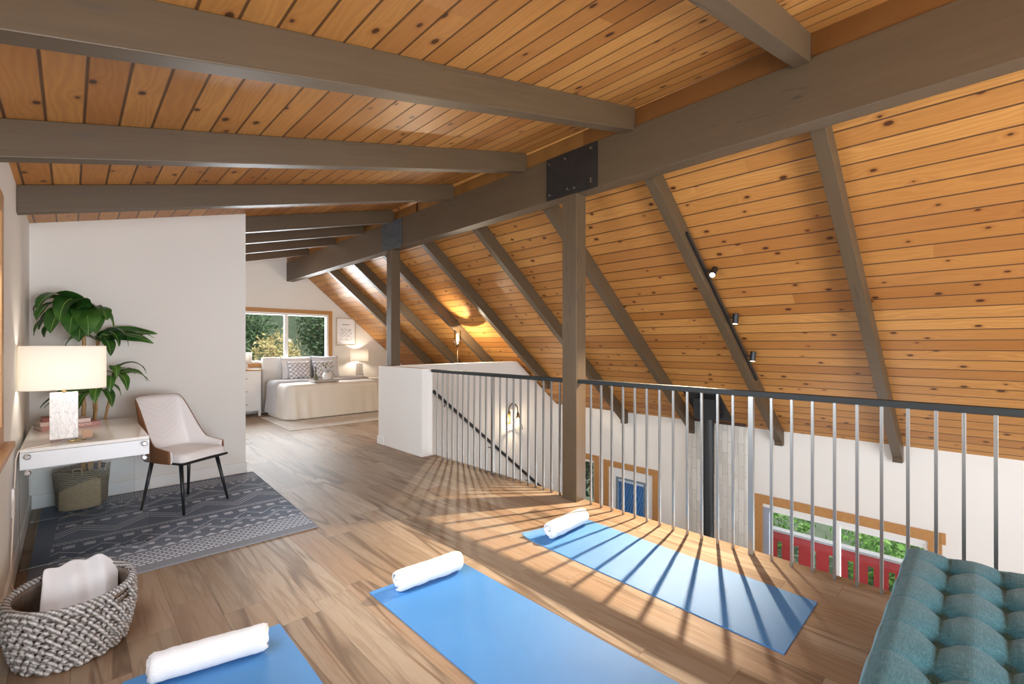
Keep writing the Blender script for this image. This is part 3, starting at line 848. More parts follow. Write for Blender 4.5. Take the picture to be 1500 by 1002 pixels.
rolled_towel((.44, 2.335, .0065), -.24, .43, 'rolled white towel on the yoga mat at the bottom edge', 3)

# ------------------------------------------------------------------ desk
t = thing('writing_desk', 'white lacquered desk with clear acrylic ends and chrome bolts by the left wall', 'desk', (.09, 4.70, 0))
X0, X1, Y0, Y1 = -.315, .315, -.57, .60
MB().box(X0, X1, Y0, Y1, .728, .750).build('desktop', M['gloss'], t, bevel=.004)
MB().box(X0, X1, Y0, Y1, .622, .7265).build('drawer_case', M['deskside'], t, bevel=.003)
for y in (Y0 - .016, Y1 - .13):
    MB().box(X0, X1, y, y + .014, 0.0095, .62 if y > 0 else .62).build('acrylic_panel', M['acrylic'], t, bevel=.002)
for x in (X0 + .035, X1 - .03):
    for z in (.705, .606):
        m = MB().tube([(x, Y0 + .0, z), (x, Y0 - .030, z)], .017, 14); m.tube([(x, Y0 - .030, z), (x, Y0 - .036, z)], [.017, .012], 14)
        m.build('bolt', M['chrome'], t)

# desk lamp
t = thing('desk_lamp', 'lit table lamp with marble block base and oval cream shade on the desk', 'lamp', (-.03, 4.33, .7505))
MB().box(-.062, .062, -.05, .05, 0, .022).build('foot', M['acrylic'], t, bevel=.002)
MB().box(-.069, .069, -.062, .062, .022, .325).build('base', M['marble'], t, bevel=.003)
m = MB().lathe([(.011, .325), (.011, .36), (.014, .362), (.014, .372), (.008, .374), (.008, .42)], seg=14, close=True); m.build('neck', M['brass'], t, smooth=True)
m = MB().lathe([(1, .352), (1.01, .36), (1.01, .636), (1, .642)], seg=64, sx=.212, sy=.14, fn=lambda a, z: (abs(cos(a)) ** 2.7 + abs(sin(a)) ** 2.7) ** (-1 / 2.7))
m.build('lamp_shade', M['shade'], t, smooth=True, solid=.003)
MB().ball((0, 0, .47), (.03, .03, .042), 12, 8).build('bulb', M['bulb'], t, smooth=True)
tag(MB().tube([(-.05, 4.24, .7545), (-.12, 4.17, .7545), (-.19, 4.135, .755), (-.228, 4.112, .748), (-.238, 4.09, .70), (-.240, 4.02, .52), (-.238, 3.92, .40), (-.236, 3.7, .10), (-.20, 3.62, .02)], .0035, 6).build('lamp_cord', plain('pale_cord', (.80, .70, .60), .5), smooth=True), 'thin pale lamp cord hanging from the desk edge down the left wall', 'cord')

# books on the desk
def book(x0, x1, y0, y1, z, h, mat, label, rot=0, title=None):
    c = ((x0 + x1) / 2, (y0 + y1) / 2, z)
    t = thing('book', label, 'book', c, rot, 'books behind the desk lamp')
    a, b_ = (x1 - x0) / 2, (y1 - y0) / 2
    m = MB().box(-a, a, -b_, b_, 0, .003).box(-a, a, -b_, b_, h - .003, h).box(-a, a, -b_, -b_ + .003, .003, h - .003)
    m.build('cover', mat, t)
    MB().box(-a + .004, a - .004, -b_ + .003, b_ - .004, .003, h - .003).build('pages', M['paper'], t)
    if title:
        cu = bpy.data.curves.new('title', 'FONT'); cu.body = title; cu.size = h * .72; cu.extrude = .0004; cu.align_x = 'CENTER'; cu.align_y = 'CENTER'
        cu.materials.append(M['ink']); tmp = bpy.data.objects.new('title_curve', cu); COL.objects.link(tmp)
        me = bpy.data.meshes.new_from_object(tmp.evaluated_get(bpy.context.evaluated_depsgraph_get())); bpy.data.objects.remove(tmp)
        o = bpy.data.objects.new('title', me); COL.objects.link(o); o.parent = t; o.location = (a * .42, -b_ - .0006, h / 2); o.rotation_euler = (PI / 2, 0, 0)
ZB = .7505
book(-.185, .155, 4.92, 5.13, ZB, .034, M['pinkbook'], 'dusty pink book with a cream title, at the bottom of the stack', .25, 'POETRY')
book(-.185, .10, 4.93, 5.12, ZB + .0345, .030, M['palebook'], 'pale pink book in the middle of the desk stack', .22)
book(-.16, -.02, 4.93, 5.10, ZB + .065, .026, M['redbook'], 'small rose book on top of the desk stack', .1)
t = thing('card_holder', 'small clear stand holding a copper coloured card on the desk', 'holder', (.085, 4.285, .7505), .3)
MB().box(-.032, .032, -.022, .022, 0, .012).build('stand', M['acrylic'], t)
MB().hexa([(-.028, .0, .012), (.028, .0, .012), (.028, .004, .012), (-.028, .004, .012)], [(-.028, .016, .062), (.028, .016, .062), (.028, .02, .062), (-.028, .02, .062)]).build('card', M['rosegold'], t)
tag(MB().tube([(-.035, 0, .006), (-.01, .012, .007), (.02, .004, .006), (.035, -.015, .006)], [.004, .007, .006, .004], 8).build('trinket', M['brass'], smooth=True, loc=(.02, 4.235, .7505)), 'small brass trinket lying before the marble lamp base', 'trinket')

# outlet on left wall
t = thing('wall_outlet', 'white outlet strip low on the left wall below the desk', 'outlet', (XW, 4.02, .46))
MB().box(0, .012, -.028, .028, -.085, .085).build('cover_plate', M['white'], t, bevel=.003)
for z in (-.05, .05): MB().tube([(.011, 0, z), (.015, 0, z)], .007, 10).build('screw', M['steel'], t)

# ------------------------------------------------------------------ chair
t = thing('dining_chair', 'white padded chair with tan leather outside and black legs, beside the desk', 'chair', (.725, 4.83, .0095), math.radians(31))
for sx in (-1, 1):
    for sy in (-1, 1):
        MB().tube([(sx * .165, sy * .155 + .01, .415), (sx * .208, sy * .228, .0)], [.0165, .0095], 12).build('leg', M['black'], t, smooth=True)
MB().prism([(-.215, -.225), (.215, -.225), (.20, .20), (-.20, .20)], 2, .402, .42).build('seat_frame', M['black'], t, bevel=.004)
def seatP(u, v):
    x = (u - .5) * 2; y = (v - .5) * 2
    px = x * .228 * (1 - .05 * (y + 1) / 2); py = -.012 + y * .225
    e = (abs(x) ** 6 + abs(y) ** 6)
    return (px * (1 - .06 * max(0, e - .6)), py * (1 - .05 * max(0, e - .6)), .425 + .066 * max(0, 1 - min(1, e ** 1.5)) ** .35 + .004 * (1 - x * x))
m = MB().grid(24, 24, seatP); m.grid(1, 1, lambda u, v: ((u - .5) * .43, -.012 + (v - .5) * .42, .42), True)
m.build('seat', M['leather'], t, smooth=True)
# wrap-around shell: path s in [-1,1] round the back
def shellP(s, v, off):
    a = abs(s); sg = 1 if s >= 0 else -1
    if a < .42:
        q = a / .42; px = .205 * sin(q * PI / 2 * .80) / sin(PI / 2 * .80); py = .225 - .035 * q * q
    else:
        q = (a - .42) / .58; px = .205 + .035 * sin(q * PI * .6); py = .19 - .33 * q
    if a < .42: top = .945 - .015 * (a / .42) ** 4
    elif a < .74:
        q = (a - .42) / .32; q = q ** .8; q = q * q * (3 - 2 * q); top = .93 + (.545 - .93) * q
    else:
        q = (a - .74) / .26; top = .545 - .025 * q
    bot = .415
    z = bot + (top - bot) * v
    lean = .13 * max(0, (z - .45)) / .5
    nar = 1 - .10 * max(0, (z - .5) / .45)
    fl = max(0, 1 - max(0, a - .42) / .58)
    nx, ny = (sg * min(1, a / .42), 1 - min(1, a / .42))
    l = math.hypot(nx, ny) or 1
    return (sg * px * nar + nx / l * off, py + lean * (.35 + .65 * fl) + ny / l * off, z)
m = MB().grid(48, 14, lambda u, v: shellP(u * 2 - 1, v, .010)); m.build('outer_shell', M['tan'], t, smooth=True, solid=.004)
m = MB().grid(48, 14, lambda u, v: shellP((u * 2 - 1) * .995, v * .995 + .004, .004 - .016 * sin(PI * min(1, max(0, v))) ** .4), True)
bk = m.build('backrest', M['leather'], t, smooth=True, solid=-.005)
m = MB()
for k in range(7):                                   # herringbone stitching on the pad
    z = .56 + k * .045
    for sg in (-1, 1):
        P = []
        for q in range(7):
            s = sg * q / 6 * .36; zz_ = z + abs(s) * .30
            top = .945; v = (zz_ - .415) / (top - .415)
            if v < .97: P.append(shellP(s, v, -.0125 + .0006))
        if len(P) > 2: m.tube(P, .0013, 4)
m.build('stitching', plain('white_thread', (.70, .69, .70), .7), bk)

# ------------------------------------------------------------------ baskets and plants
t = thing('seagrass_basket', 'low seagrass basket planter with a pale folded flap under the desk', 'basket', (.075, 5.425, .0095))
m = MB().lathe([(.001, .004), (.14, 0), (.165, .03), (.172, .15), (.178, .26), (.185, .325), (.176, .326), (.168, .26), (.16, .15), (.15, .03), (.001, .02)], seg=44,
               fn=lambda a, z: 1 + .03 * noise.noise(Vector((cos(a) * 2, sin(a) * 2, z * 9))))
m.build('body', M['seagrass'], t, smooth=True)
def flap(u, v):
    a = -PI * .80 + u * PI * .52; zt_ = .16 + .11 * u ** .6 - .03 * max(0, u - .85) * 6
    return (.184 * cos(a), .184 * sin(a), .012 + (zt_ - .012) * v)
MB().grid(22, 10, flap).build('flap', M['seaflap'], t, smooth=True, solid=.012)
for an in (-1.75, -.5):
    c0, s0 = cos(an), sin(an)
    MB().tube([(.178 * c0 - .03 * s0, .178 * s0 + .03 * c0, .30), (.186 * c0 - .025 * s0, .186 * s0 + .025 * c0, .355), (.186 * c0 + .025 * s0, .186 * s0 - .025 * c0, .355), (.178 * c0 + .03 * s0, .178 * s0 - .03 * c0, .30)], .008, 8).build('handle', M['seaflap'], t, smooth=True)

t = thing('potted_dracaena', 'tall leafy green dracaena with bamboo-like canes behind the desk lamp', 'plant', (.075, 5.425, .03))
MB().lathe([(.001, .0), (.135, .0), (.14, .20), (.001, .21)], seg=24).build('soil', plain('dark_soil', (.03, .02, .013), .95), t)
rnd = random.Random(11)
def leaf_mesh(m, mr, base, d, L, W, droop, roll=0, fold=.25):
    """an arching lanceolate blade"""
    d = Vector(d).normalized(); side = d.cross(Vector((0, 0, 1)))
    side = side.normalized() if side.length > .05 else Vector((1, 0, 0))
    side = (Matrix.Rotation(roll, 3, d) @ side)
    n = 14; p = Vector(base); dirv = d.copy(); mid = []; rows = []
    for k in range(n + 1):
        u = k / n; w = W * (sin(PI * min(1, u ** .75)) ** .8 if 0 < u < 1 else .02) + .002
        up = side.cross(dirv).normalized()
        wv = .05 * W * sin(u * 17 + roll)
        rows.append([p + side * w * q + up * (abs(q) * w * fold + wv * q) for q in (-1, -.55, 0, .55, 1)])
        mid.append(p - up * .0 + up * .002)
        dirv = (dirv + Vector((0, 0, -droop * (.5 + u)) ) * (1.0 / n)).normalized(); p = p + dirv * (L / n)
        p.x = max(p.x, -.225 - .075 + .012); p.y = min(p.y, YP - 5.425 - .03)
    o = len(m.v)
    for r in rows: m.v += [(max(q.x, XW - .075 + .006), min(q.y, YP - 5.425 - .006), q.z) for q in r]
    for k in range(n):
        for q in range(4): m.f.append((o + k * 5 + q, o + (k + 1) * 5 + q, o + (k + 1) * 5 + q + 1, o + k * 5 + q + 1))
    mr.tube(mid, [.0032 * (1 - .7 * k / n) for k in range(n + 1)], 4, cap=False)
canes = [
    # base, top(x,y,z relative), radius, leaves: (azimuth deg, elevation deg, L, W, droop, roll)
    ((0, -.02, .2), (.01, -.04, 1.66), .017, [(200, 55, .42, .075, 3.6, .5), (225, 35, .42, .095, 3.6, .2), (250, 20, .40, .105, 3.2, -.3), (170, 60, .46, .065, 3.4, .3),
        (275, 35, .40, .105, 4.0, .2), (310, 50, .30, .075, 3.4, -.4), (190, 30, .42, .075, 3.0, .2), (240, 62, .46, .095, 4.4, -.2), (330, 30, .30, .06, 3.0, .3), (210, 5, .40, .085, 2.4, .6),
        (262, 5, .36, .10, 2.6, .3), (155, 35, .40, .06, 2.8, 0), (215, 70, .50, .08, 3.8, .2), (180, 0, .36, .07, 2.4, .4), (290, 12, .32, .085, 3.0, .1)]),
    ((.05, .0, .2), (.105, .02, 1.44), .013, [(-5, 40, .42, .055, 1.5, .5), (5, 12, .42, .060, .4, .9), (-12, 6, .40, .055, .7, 1.2), (-20, 20, .36, .045, .9, .6), (-50, 55, .30, .05, 4.0, .2), (-70, 35, .30, .055, 3.4, -.3), (160, 50, .30, .05, 3.0, .3), (-30, 65, .36, .045, 4.6, .4)]),
    ((.09, -.03, .2), (.20, -.04, 1.13), .011, [(-20, 45, .30, .040, 2.6, .3), (5, 30, .30, .038, 2.0, .5), (-60, 30, .26, .040, 3.6, .0), (-100, 35, .26, .042, 3.6, .2), (40, 40, .24, .034, 2.0, .1), (170, 40, .24, .036, 2.4, .0), (-85, 60, .24, .036, 4.4, .3), (-5, 62, .32, .036, 3.4, .2)]),
    ((.03, -.06, .2), (.10, -.08, .98), .010, [(-100, 40, .24, .042, 3.6, .2), (-60, 35, .26, .042, 4.0, .0), (200, 10, .38, .06, 1.2, .6), (185, 20, .40, .06, 1.6, .8), (-140, 30, .26, .045, 3.6, .3), (-20, 40, .22, .036, 3.4, .1)]),
]
for base, top, r, leaves in canes:
    base, top = Vector(base), Vector(top); n = 9
    m = MB()
    P = [base.lerp(top, k / n) + Vector((.006 * sin(k * 2.1), .006 * cos(k * 1.7), 0)) for k in range(n + 1)]
    m.tube(P, [r * (1 - .25 * k / n) for k in range(n + 1)], 10)
    for k in range(1, n): m.tube([P[k] - Vector((0, 0, .004)), P[k] + Vector((0, 0, .004))], r * 1.1, 10)
    m.build('cane', M['cane'], t, smooth=True)
    m, mr = MB(), MB()
    for az, el, L, W, dr, ro in leaves:
        a, e = math.radians(az), math.radians(el)
        leaf_mesh(m, mr, top + Vector((0, 0, rnd.uniform(-.05, .02))), (cos(a) * cos(e), sin(a) * cos(e), sin(e)), L, W, dr, ro)
    lf = m.build('leaves', M['leaf'], t, smooth=True)
    mr.build('leaf_ribs', M['rib'], lf, smooth=True)

# rope basket in front
t = thing('rope_basket', 'large oval basket of chunky grey knotted rope at bottom left', 'basket', (.010, 2.955, 0))
RX, RY, HB = .215, .25, .275
prof = lambda z: .86 + .16 * sin(min(1, z / HB * 1.15) * PI * .62)
def ringpt(a, z, off=0):
    k = prof(z); return Vector(((RX * k + off) * cos(a), (RY * k + off) * sin(a), z))
m = MB().grid(72, 14, lambda u, v: ringpt(u * 2 * PI, .004 + v * (HB - .02), -.012))
m.lathe([(.001, .004), (.86, .004)], seg=40, sx=RX, sy=RY)
m.build('lining', M['ropein'], t, smooth=True, solid=.006)
m = MB(); rows = 9; cols = 38; rk = random.Random(5)
for i in range(rows):
    z = .018 + i * (HB - .045) / (rows - 1)
    for j in range(cols):
        a = 2 * PI * (j + .5 * (i % 2)) / cols
        if i >= rows - 2 and abs(((a + .72 + PI) % (2 * PI)) - PI) < .16: continue     # hand hole
        p = ringpt(a, z, .002); R = Matrix.Rotation(a + PI / 2, 3, 'Z') @ Matrix.Rotation((.75 if (i + j) % 2 else -.75) + rk.uniform(-.25, .25), 3, 'Y')
        m.ball(p, (.023 * rk.uniform(.8, 1.25), .013, .0115 * rk.uniform(.8, 1.25)), 8, 6, R)
        R2 = Matrix.Rotation(a + PI / 2, 3, 'Z') @ Matrix.Rotation(-(.75 if (i + j) % 2 else -.75), 3, 'Y')
        m.ball(ringpt(a + .03, z + .006, -.003), (.018, .009, .007), 6, 4, R2)
    m.tube([ringpt(2 * PI * q / 60, z + .011, -.001) for q in range(61)], .0035, 5)
m.build('weave', M['rope'], t, smooth=True)
m = MB(); NR = 300
for ph in (0, 2.09, 4.19):
    m.tube([ringpt(2 * PI * q / NR, HB - .006 + .008 * sin(q * .55 + ph), -.004 + .008 * cos(q * .55 + ph)) for q in range(NR + 1)], .0075, 6, cap=False)
m.build('rim', M['rope'], t, smooth=True)
m = MB()
for zz_ in (HB - .075,):
    m.tube([ringpt(-.72 + q / 10 * .4 - .2, zz_ - .002, .003) for q in range(11)], .007, 6)
m.build('hand_hole_edge', M['rope'], t, smooth=True)

# towel draped in the basket, over its rear rim
def drape(u, v):
    # across the basket (u), from inside the front (v=0) up over the rear rim and down its outside (v=1)
    w = -.125 + .275 * u
    if v < .66:
        q = v / .66; dep = -.06 + .275 * q ** 1.05; z = .12 + .195 * q ** .75 + .012 * sin(q * PI)
    else:
        q = (v - .66) / .34; dep = .215 + .05 * sin(q * PI / 2); z = .315 - .012 * q - .07 * q * q
    dep *= 1 - 1.5 * (w / .32) ** 2 * (1 if dep > 0 else 0)
    z -= .05 * max(0, (u - .75) / .25) ** 2 + .012 * max(0, (.15 - u) / .15) ** 2
    f = .010 * sin(u * 17 + v * 2.4) + .014 * noise.noise(Vector((u * 4, v * 4, 1)))
    return (w + .012 + .06 * dep, dep + .012, z + f)
o = MB().grid(30, 36, drape).build('draped_towel', M['towel'], smooth=True, solid=.012, subsurf=1, loc=(.010, 2.955, 0))
tag(o, 'white folded towel draped inside the rope basket over its rim', 'towel')

# ------------------------------------------------------------------ tufted ottoman
t = thing('tufted_ottoman', 'teal tufted fabric ottoman bench in the bottom right corner by the railing', 'ottoman', (2.13, -.31, 0))
OX, OY = .72, .55                                  # half sizes
bxs = [.55 - .217 * k for k in range(6)]; bys = [.405 - .157 * k for k in range(6)]
def otop(u, v):
    x = (u - .5) * 2 * OX; y = (v - .5) * 2 * OY
    ex = OX - abs(x); ey = OY - abs(y); e = min(ex, ey)
    z = .452
    dx = min(abs(x - q) for q in bxs); dy = min(abs(y - q) for q in bys)
    inside = 1.0
    d = math.hypot(dx, dy)
    z -= .036 * math.exp(-(d / .024) ** 2) + .014 * math.exp(-(d / .06) ** 2)
    z -= .008 * math.exp(-(dx / .007) ** 2) * min(1, .35 + ey * 4) + .012 * math.exp(-(dy / .012) ** 2)
    z += .010 * (1 - math.exp(-(dy / .05) ** 2))
    if e < .05: z -= .03 * (1 - e / .05) ** 2
    return (x, y, z)
m = MB().grid(150, 130, otop)
m.build('cushion_top', M['teal'], t, smooth=True)
def wav(x, y): return .006 * sin(x * 28) + .006 * sin(y * 40)
ring = []
for (a0_, b0_), (a1_, b1_) in (((-OX, OY), (OX, OY)), ((OX, OY), (OX, -OY)), ((OX, -OY), (-OX, -OY)), ((-OX, -OY), (-OX, OY))):
    for k in range(40):
        q = k / 40; x, y = a0_ + (a1_ - a0_) * q, b0_ + (b1_ - b0_) * q; ring.append((x, y, .424 + wav(x, y)))
ring.append(ring[0])
MB().tube(ring, .0075, 8, cap=False).build('piping', plain('pale_teal_piping', (.16, .32, .40), .8), t, smooth=True)
MB().box(-OX, OX, -OY, OY, .20, .42).build('base', M['teal'], t, bevel=.006)
mb_ = None
for x in bxs:
    for y in bys:
        if mb_ is None: mb_ = o = MB().ball((0, 0, 0), (.012, .012, .006), 10, 6).build('button', M['teal'], t, smooth=True)
        else: o = mb_.copy(); COL.objects.link(o)
        o.parent = t; o.location = (x, y, .3995)
for sx in (-1, 1):
    for sy in (-1, 1):
        MB().tube([(sx * (OX - .08), sy * (OY - .08), .2), (sx * (OX - .07), sy * (OY - .07), 0)], [.024, .014], 12).build('leg', M['black'], t, smooth=True)

# ------------------------------------------------------------------ lights: track, sconce, glass lamp
k = 1
P0 = Vector((4.12, rafY(1, 4.12) - .089 - .012, zR(4.12) - .10)); P1 = Vector((5.85, rafY(1, 5.85) - .089 - .012, zR(5.85) - .10))
t = thing('track_light', 'black track with three small spotlights along a steep rafter', 'track light', tuple(P0))
m = MB(); bar(m, Vector((0, 0, 0)), P1 - P0, .010, .014); m.build('track', M['black'], t, bevel=.002)
heads = []
for i, (hx, aim) in enumerate([(4.50, Vector((-1.75, -.15, -1.55))), (5.02, Vector((-.06, .05, -1))), (5.50, Vector((-.10, .05, -1)))]):
    f = (hx - P0.x) / (P1.x - P0.x); q = P0.lerp(P1, f)
    c = q + Vector((.02, -.075, -.01)); d = aim.normalized()
    hd = MB().tube([c - d * .055, c - d * .05, c + d * .055], [.022, .030, .030], 18).build('spotlight_head', M['black'], t, world=True)
    MB().tube([q - P0 + Vector((0, -.005, 0)), c - P0], .008, 8).build('arm', M['black'], hd)
    MB().tube([c + d * .0545 - P0, c + d * .058 - P0], .024, 16).build('lens', M['lens'] if i == 0 else M['lens2'], hd)
    heads.append((c + d * .062, d))

t = thing('wall_sconce', 'lit bronze sconce with curved arm and clear glass shade on the stairwell wall', 'sconce', (5.53, 5.80, .12))
MB().box(-.055, .055, -.022, 0, -.12, .10).build('backplate', M['brass'], t, bevel=.012)
P = [(0, -.02, .06), (0, -.03, .18), (.02, -.07, .245), (.05, -.12, .245), (.075, -.16, .19), (.08, -.165, .10)]
MB().tube(P, .010, 10).build('arm', M['bronze'], t, smooth=True)
MB().lathe([(.012, .10), (.024, .08), (.028, .03), (.022, .0)], (.08, -.165, 0), 14, close=True).build('socket', M['bronze'], t, smooth=True)
MB().lathe([(.03, .02), (.055, -.04), (.075, -.14), (.085, -.19)], (.08, -.165, 0), 28).build('glass_shade', M['bulbglass'], t, smooth=True, solid=.002)
MB().lathe([(.083, -.186), (.087, -.190), (.083, -.194)], (.08, -.165, 0), 28).build('rim_ring', M['bronze'], t, smooth=True)
MB().ball((.08, -.165, -.06), (.024, .024, .04), 12, 8).build('bulb', M['bulb'], t, smooth=True)

GL = (4.74, 6.22, 0)
t = thing('floor_lamp', 'slim floor lamp with lit clear glass cylinder standing behind the stair half wall', 'lamp', GL)
MB().lathe([(.001, 0), (.13, 0), (.13, .018), (.02, .026), (.001, .026)], seg=28).build('base', M['bronze'], t, smooth=True)
MB().tube([(0, 0, .02), (0, 0, 1.38)], .010, 10).build('pole', M['bronze'], t, smooth=True)
MB().lathe([(.012, 1.37), (.03, 1.38), (.03, 1.42), (.012, 1.43)], seg=16, close=True).build('socket', M['bronze'], t, smooth=True)
MB().lathe([(.055, 1.405), (.057, 1.41), (.057, 1.64)], seg=28).build('glass_shade', M['bulbglass'], t, smooth=True, solid=.003)
MB().lathe([(.001, 1.43), (.012, 1.44), (.022, 1.50), (.018, 1.57), (.001, 1.60)], seg=14).build('bulb', M['bulb'], t, smooth=True)

# ------------------------------------------------------------------ bedroom
slab('bedroom_rug', M['rugpale'], [(2.55, 7.80), (4.85, 7.80), (4.85, 9.75), (2.62, 9.60)], .008, 'pale patterned rug under the foot of the bed', 'rug')
t = thing('bed', 'large bed with pale oatmeal duvet and white headboard under the bedroom window', 'bed', (3.78, 9.45, .0085))
MB().box(-.98, .42, .70, .82, 0, 1.13).build('headboard', M['cotton'], t, bevel=.03)
MB().box(-.90, .90, -.62, .70, .08, .50).build('mattress', M['cotton'], t, bevel=.04)
def duvet(off, y0_, y1_, zt, hem):
    """cover draped over both long sides and the foot; path t round the sides"""
    hw = .93 + off; L = y1_ - y0_
    per = []                                          # rounded U path left head -> foot -> right head
    rr = .16; n1 = 26
    for k in range(n1): per.append((-hw, y1_ - (L - rr) * k / n1, -1, 0))
    for k in range(13):
        a = PI + (PI / 2) * k / 12; per.append((-hw + rr + rr * cos(a), y0_ + rr + rr * sin(a), cos(a), sin(a)))
    for k in range(1, 40): per.append((-hw + rr + (2 * hw - 2 * rr) * k / 40, y0_, 0, -1))
    for k in range(13):
        a = 1.5 * PI + (PI / 2) * k / 12; per.append((hw - rr + rr * cos(a), y0_ + rr + rr * sin(a), cos(a), sin(a)))
    for k in range(1, n1 + 1): per.append((hw, y0_ + rr + (L - rr) * k / n1, 1, 0))
    nP = len(per) - 1; m = MB()
    cy = (y0_ + y1_) / 2 + .1
    def P(u, v):
        x, y, nx, ny = per[min(nP, int(round(u * nP)))]
        ux = u * 40
        if v < .35:
            q = v / .35; px = x * (.02 + .93 * q); py = (y1_ - .0) + (y - y1_) * (q if abs(nx) < .99 else 1)
            if abs(nx) > .99: py = y
            else: py = y1_ + (y + .04 * (-ny) - y1_) * q
            return (px, py, zt + .012 * noise.noise(Vector((px * 3, py * 3, off * 9))) )
        q = (v - .35) / .65
        r = .07; d = q * (zt - hem + r)
        if d < r * 1.3:
            a = d / r / 1.3 * PI / 2; ox = -r + r * sin(a); z = zt - r + r * cos(a)
        else:
            ox = 0; z = zt - r - (d - r * 1.3) * ((zt - r - hem) / max(.01, (zt - hem + r - r * 1.3)))
        h = max(0, (zt - z) / zt)
        cw = .25 + 1.6 * math.exp(-((u - .335) / .05) ** 2) + .9 * math.exp(-((u - .665) / .05) ** 2)
        fold = h * cw * (.016 * sin(ux * 2.7 + 4 * noise.noise(Vector((ux * .2, off, 0)))) + .02 * noise.noise(Vector((ux * .6, h * 2, off)))) + .05 * h * h
        return (x + nx * (ox + fold), y + ny * (ox + fold), max(hem, z))
    return m.grid(nP, 34, P)
duvet(0, -.64, .30, .64, .012).build('duvet', M['linen'], t, smooth=True, solid=.012)
duvet(.035, -.10, .42, .675, .06).build('quilt', M['throw'], t, smooth=True, solid=.02)

def pillow(name, c, w, h, d, rx, mat, label, rz=0, group='pillows on the bed'):
    def P(u, v, s):
        x, z = (u - .5) * 2, (v - .5) * 2
        k = max(0, (1 - abs(x) ** 3.0) * (1 - abs(z) ** 3.0)) ** .5
        pin = 1 - .07 * (1 - abs(x) ** 2) * abs(z) ** 3; pin2 = 1 - .07 * (1 - abs(z) ** 2) * abs(x) ** 3
        return (x * w / 2 * pin2, s * d / 2 * k, z * h / 2 * pin)
    m = MB().grid(16, 16, lambda u, v: P(u, v, -1)); m.grid(16, 16, lambda u, v: P(u, v, 1), True)
    o = m.build(name, mat, smooth=True, weld=True); o.location = c; o.rotation_euler = (rx, 0, rz)
    return tag(o, label, 'pillow', group)
pillow('pillow', (3.42, 10.03, .90), .62, .50, .17, -.28, M['cotton'], 'plain white pillow at the back left of the bed')
pillow('pillow', (4.02, 10.03, .915), .60, .50, .17, -.28, plain('ice_blue_cotton', (.72, .75, .82), .9), 'pale blue-white pillow at the back right, against the window')
pillow('pillow', (3.40, 9.83, .872), .44, .40, .14, -.45, M['lattice'], 'white pillow with navy lattice pattern, left of the pair')
pillow('pillow', (3.90, 9.83, .872), .44, .40, .14, -.45, M['lattice'], 'white pillow with navy lattice pattern, behind the flowers')

t = thing('serving_tray', 'grey serving tray holding flowers and a bottle on the bed', 'tray', (3.60, 9.05, .672))
m = MB().box(-.24, .24, -.15, .15, 0, .012)
m.box(-.24, .24, -.15, -.138, .012, .05).box(-.24, .24, .138, .15, .012, .05).box(-.24, -.228, -.138, .138, .012, .05).box(.228, .24, -.138, .138, .012, .05)
m.build('tray_body', M['tray'], t, bevel=.003)
t = thing('flower_vase', 'pale ceramic vase of white and lilac flowers on the tray', 'vase', (3.66, 9.05, .6845))
MB().lathe([(.001, 0), (.055, 0), (.085, .05), (.085, .11), (.06, .155), (.055, .165), (.05, .155), (.07, .1), (.001, .02)], seg=24).build('vase', M['vase'], t, smooth=True)
rf = random.Random(3); m = MB(); ml = MB()
for k in range(15):
    a = rf.uniform(0, 6.28); r = rf.uniform(.02, .13); c = Vector((r * cos(a), r * sin(a) * .8, .24 + rf.uniform(-.05, .07)))
    for q in range(14):
        d = Vector((rf.gauss(0, 1), rf.gauss(0, 1), rf.gauss(0, 1))).normalized() * .024
        m.ball(c + d, (.013, .013, .009), 6, 4)
    ml.tube([(0, 0, .12), tuple(c * .6 + Vector((0, 0, .07))), tuple(c)], .003, 5)
    ml.add([c * .7 + Vector((0, 0, .06)), c * 1.1 + Vector((.02, 0, .0)), c * 1.3 + Vector((0, 0, -.03)), c * 1.05 + Vector((-.02, 0, -.01))], [(0, 1, 2, 3)])
m.build('blossoms', M['flower'], t, smooth=True); ml.build('stems', M['leaf'], t, smooth=True)
t = thing('dark_bottle', 'slim olive-brown bottle with thin neck on the tray', 'bottle', (3.44, 9.05, .6845))
MB().lathe([(.001, 0), (.045, 0), (.05, .03), (.035, .09), (.013, .14), (.011, .23), (.015, .235), (.001, .236)], seg=20).build('bottle_body', M['bottle'], t, smooth=True)
MB().lathe([(.001, .236), (.013, .237), (.013, .275), (.001, .276)], seg=12).build('stopper', M['black'], t, smooth=True)

def cabinet(name, label, c, w, d, h, drawers, knob):
    t = thing(name, label, 'nightstand', c)
    MB().box(-w / 2, w / 2, -d / 2, d / 2, .10, h - .03).build('body', M['white'], t, bevel=.004)
    MB().box(-w / 2 - .015, w / 2 + .015, -d / 2 - .015, d / 2, h - .03, h).build('top', knob[1], t, bevel=.004)
    dh = (h - .17) / drawers
    for k in range(drawers):
        z = .12 + k * dh
        dr = MB().box(-w / 2 + .02, w / 2 - .02, -d / 2 - .014, -d / 2 + .004, z, z + dh - .012).build('drawer', M['white'], t, bevel=.003)
        MB().box(-.05, .05, -d / 2 - .035, -d / 2 - .012, z + dh / 2 - .012, z + dh / 2 + .008).build('handle', knob[0], dr, bevel=.004)
    for sx in (-1, 1):
        for sy in (-1, 1): MB().box(sx * (w / 2 - .025) - .02, sx * (w / 2 - .025) + .02, sy * (d / 2 - .025) - .02, sy * (d / 2 - .025) + .02, 0, .10).build('leg', M['white'], t)
    return t
cabinet('nightstand', 'white drawer nightstand left of the bed, half hidden by the partition', (2.40, 10.08, 0), .60, .40, .92, 3, (M['brass'], M['trimwood']))
cabinet('nightstand', 'low pale nightstand right of the bed under the lit lamp', (5.12, 10.05, 0), .56, .42, .62, 2, (M['brass'], M['white']))
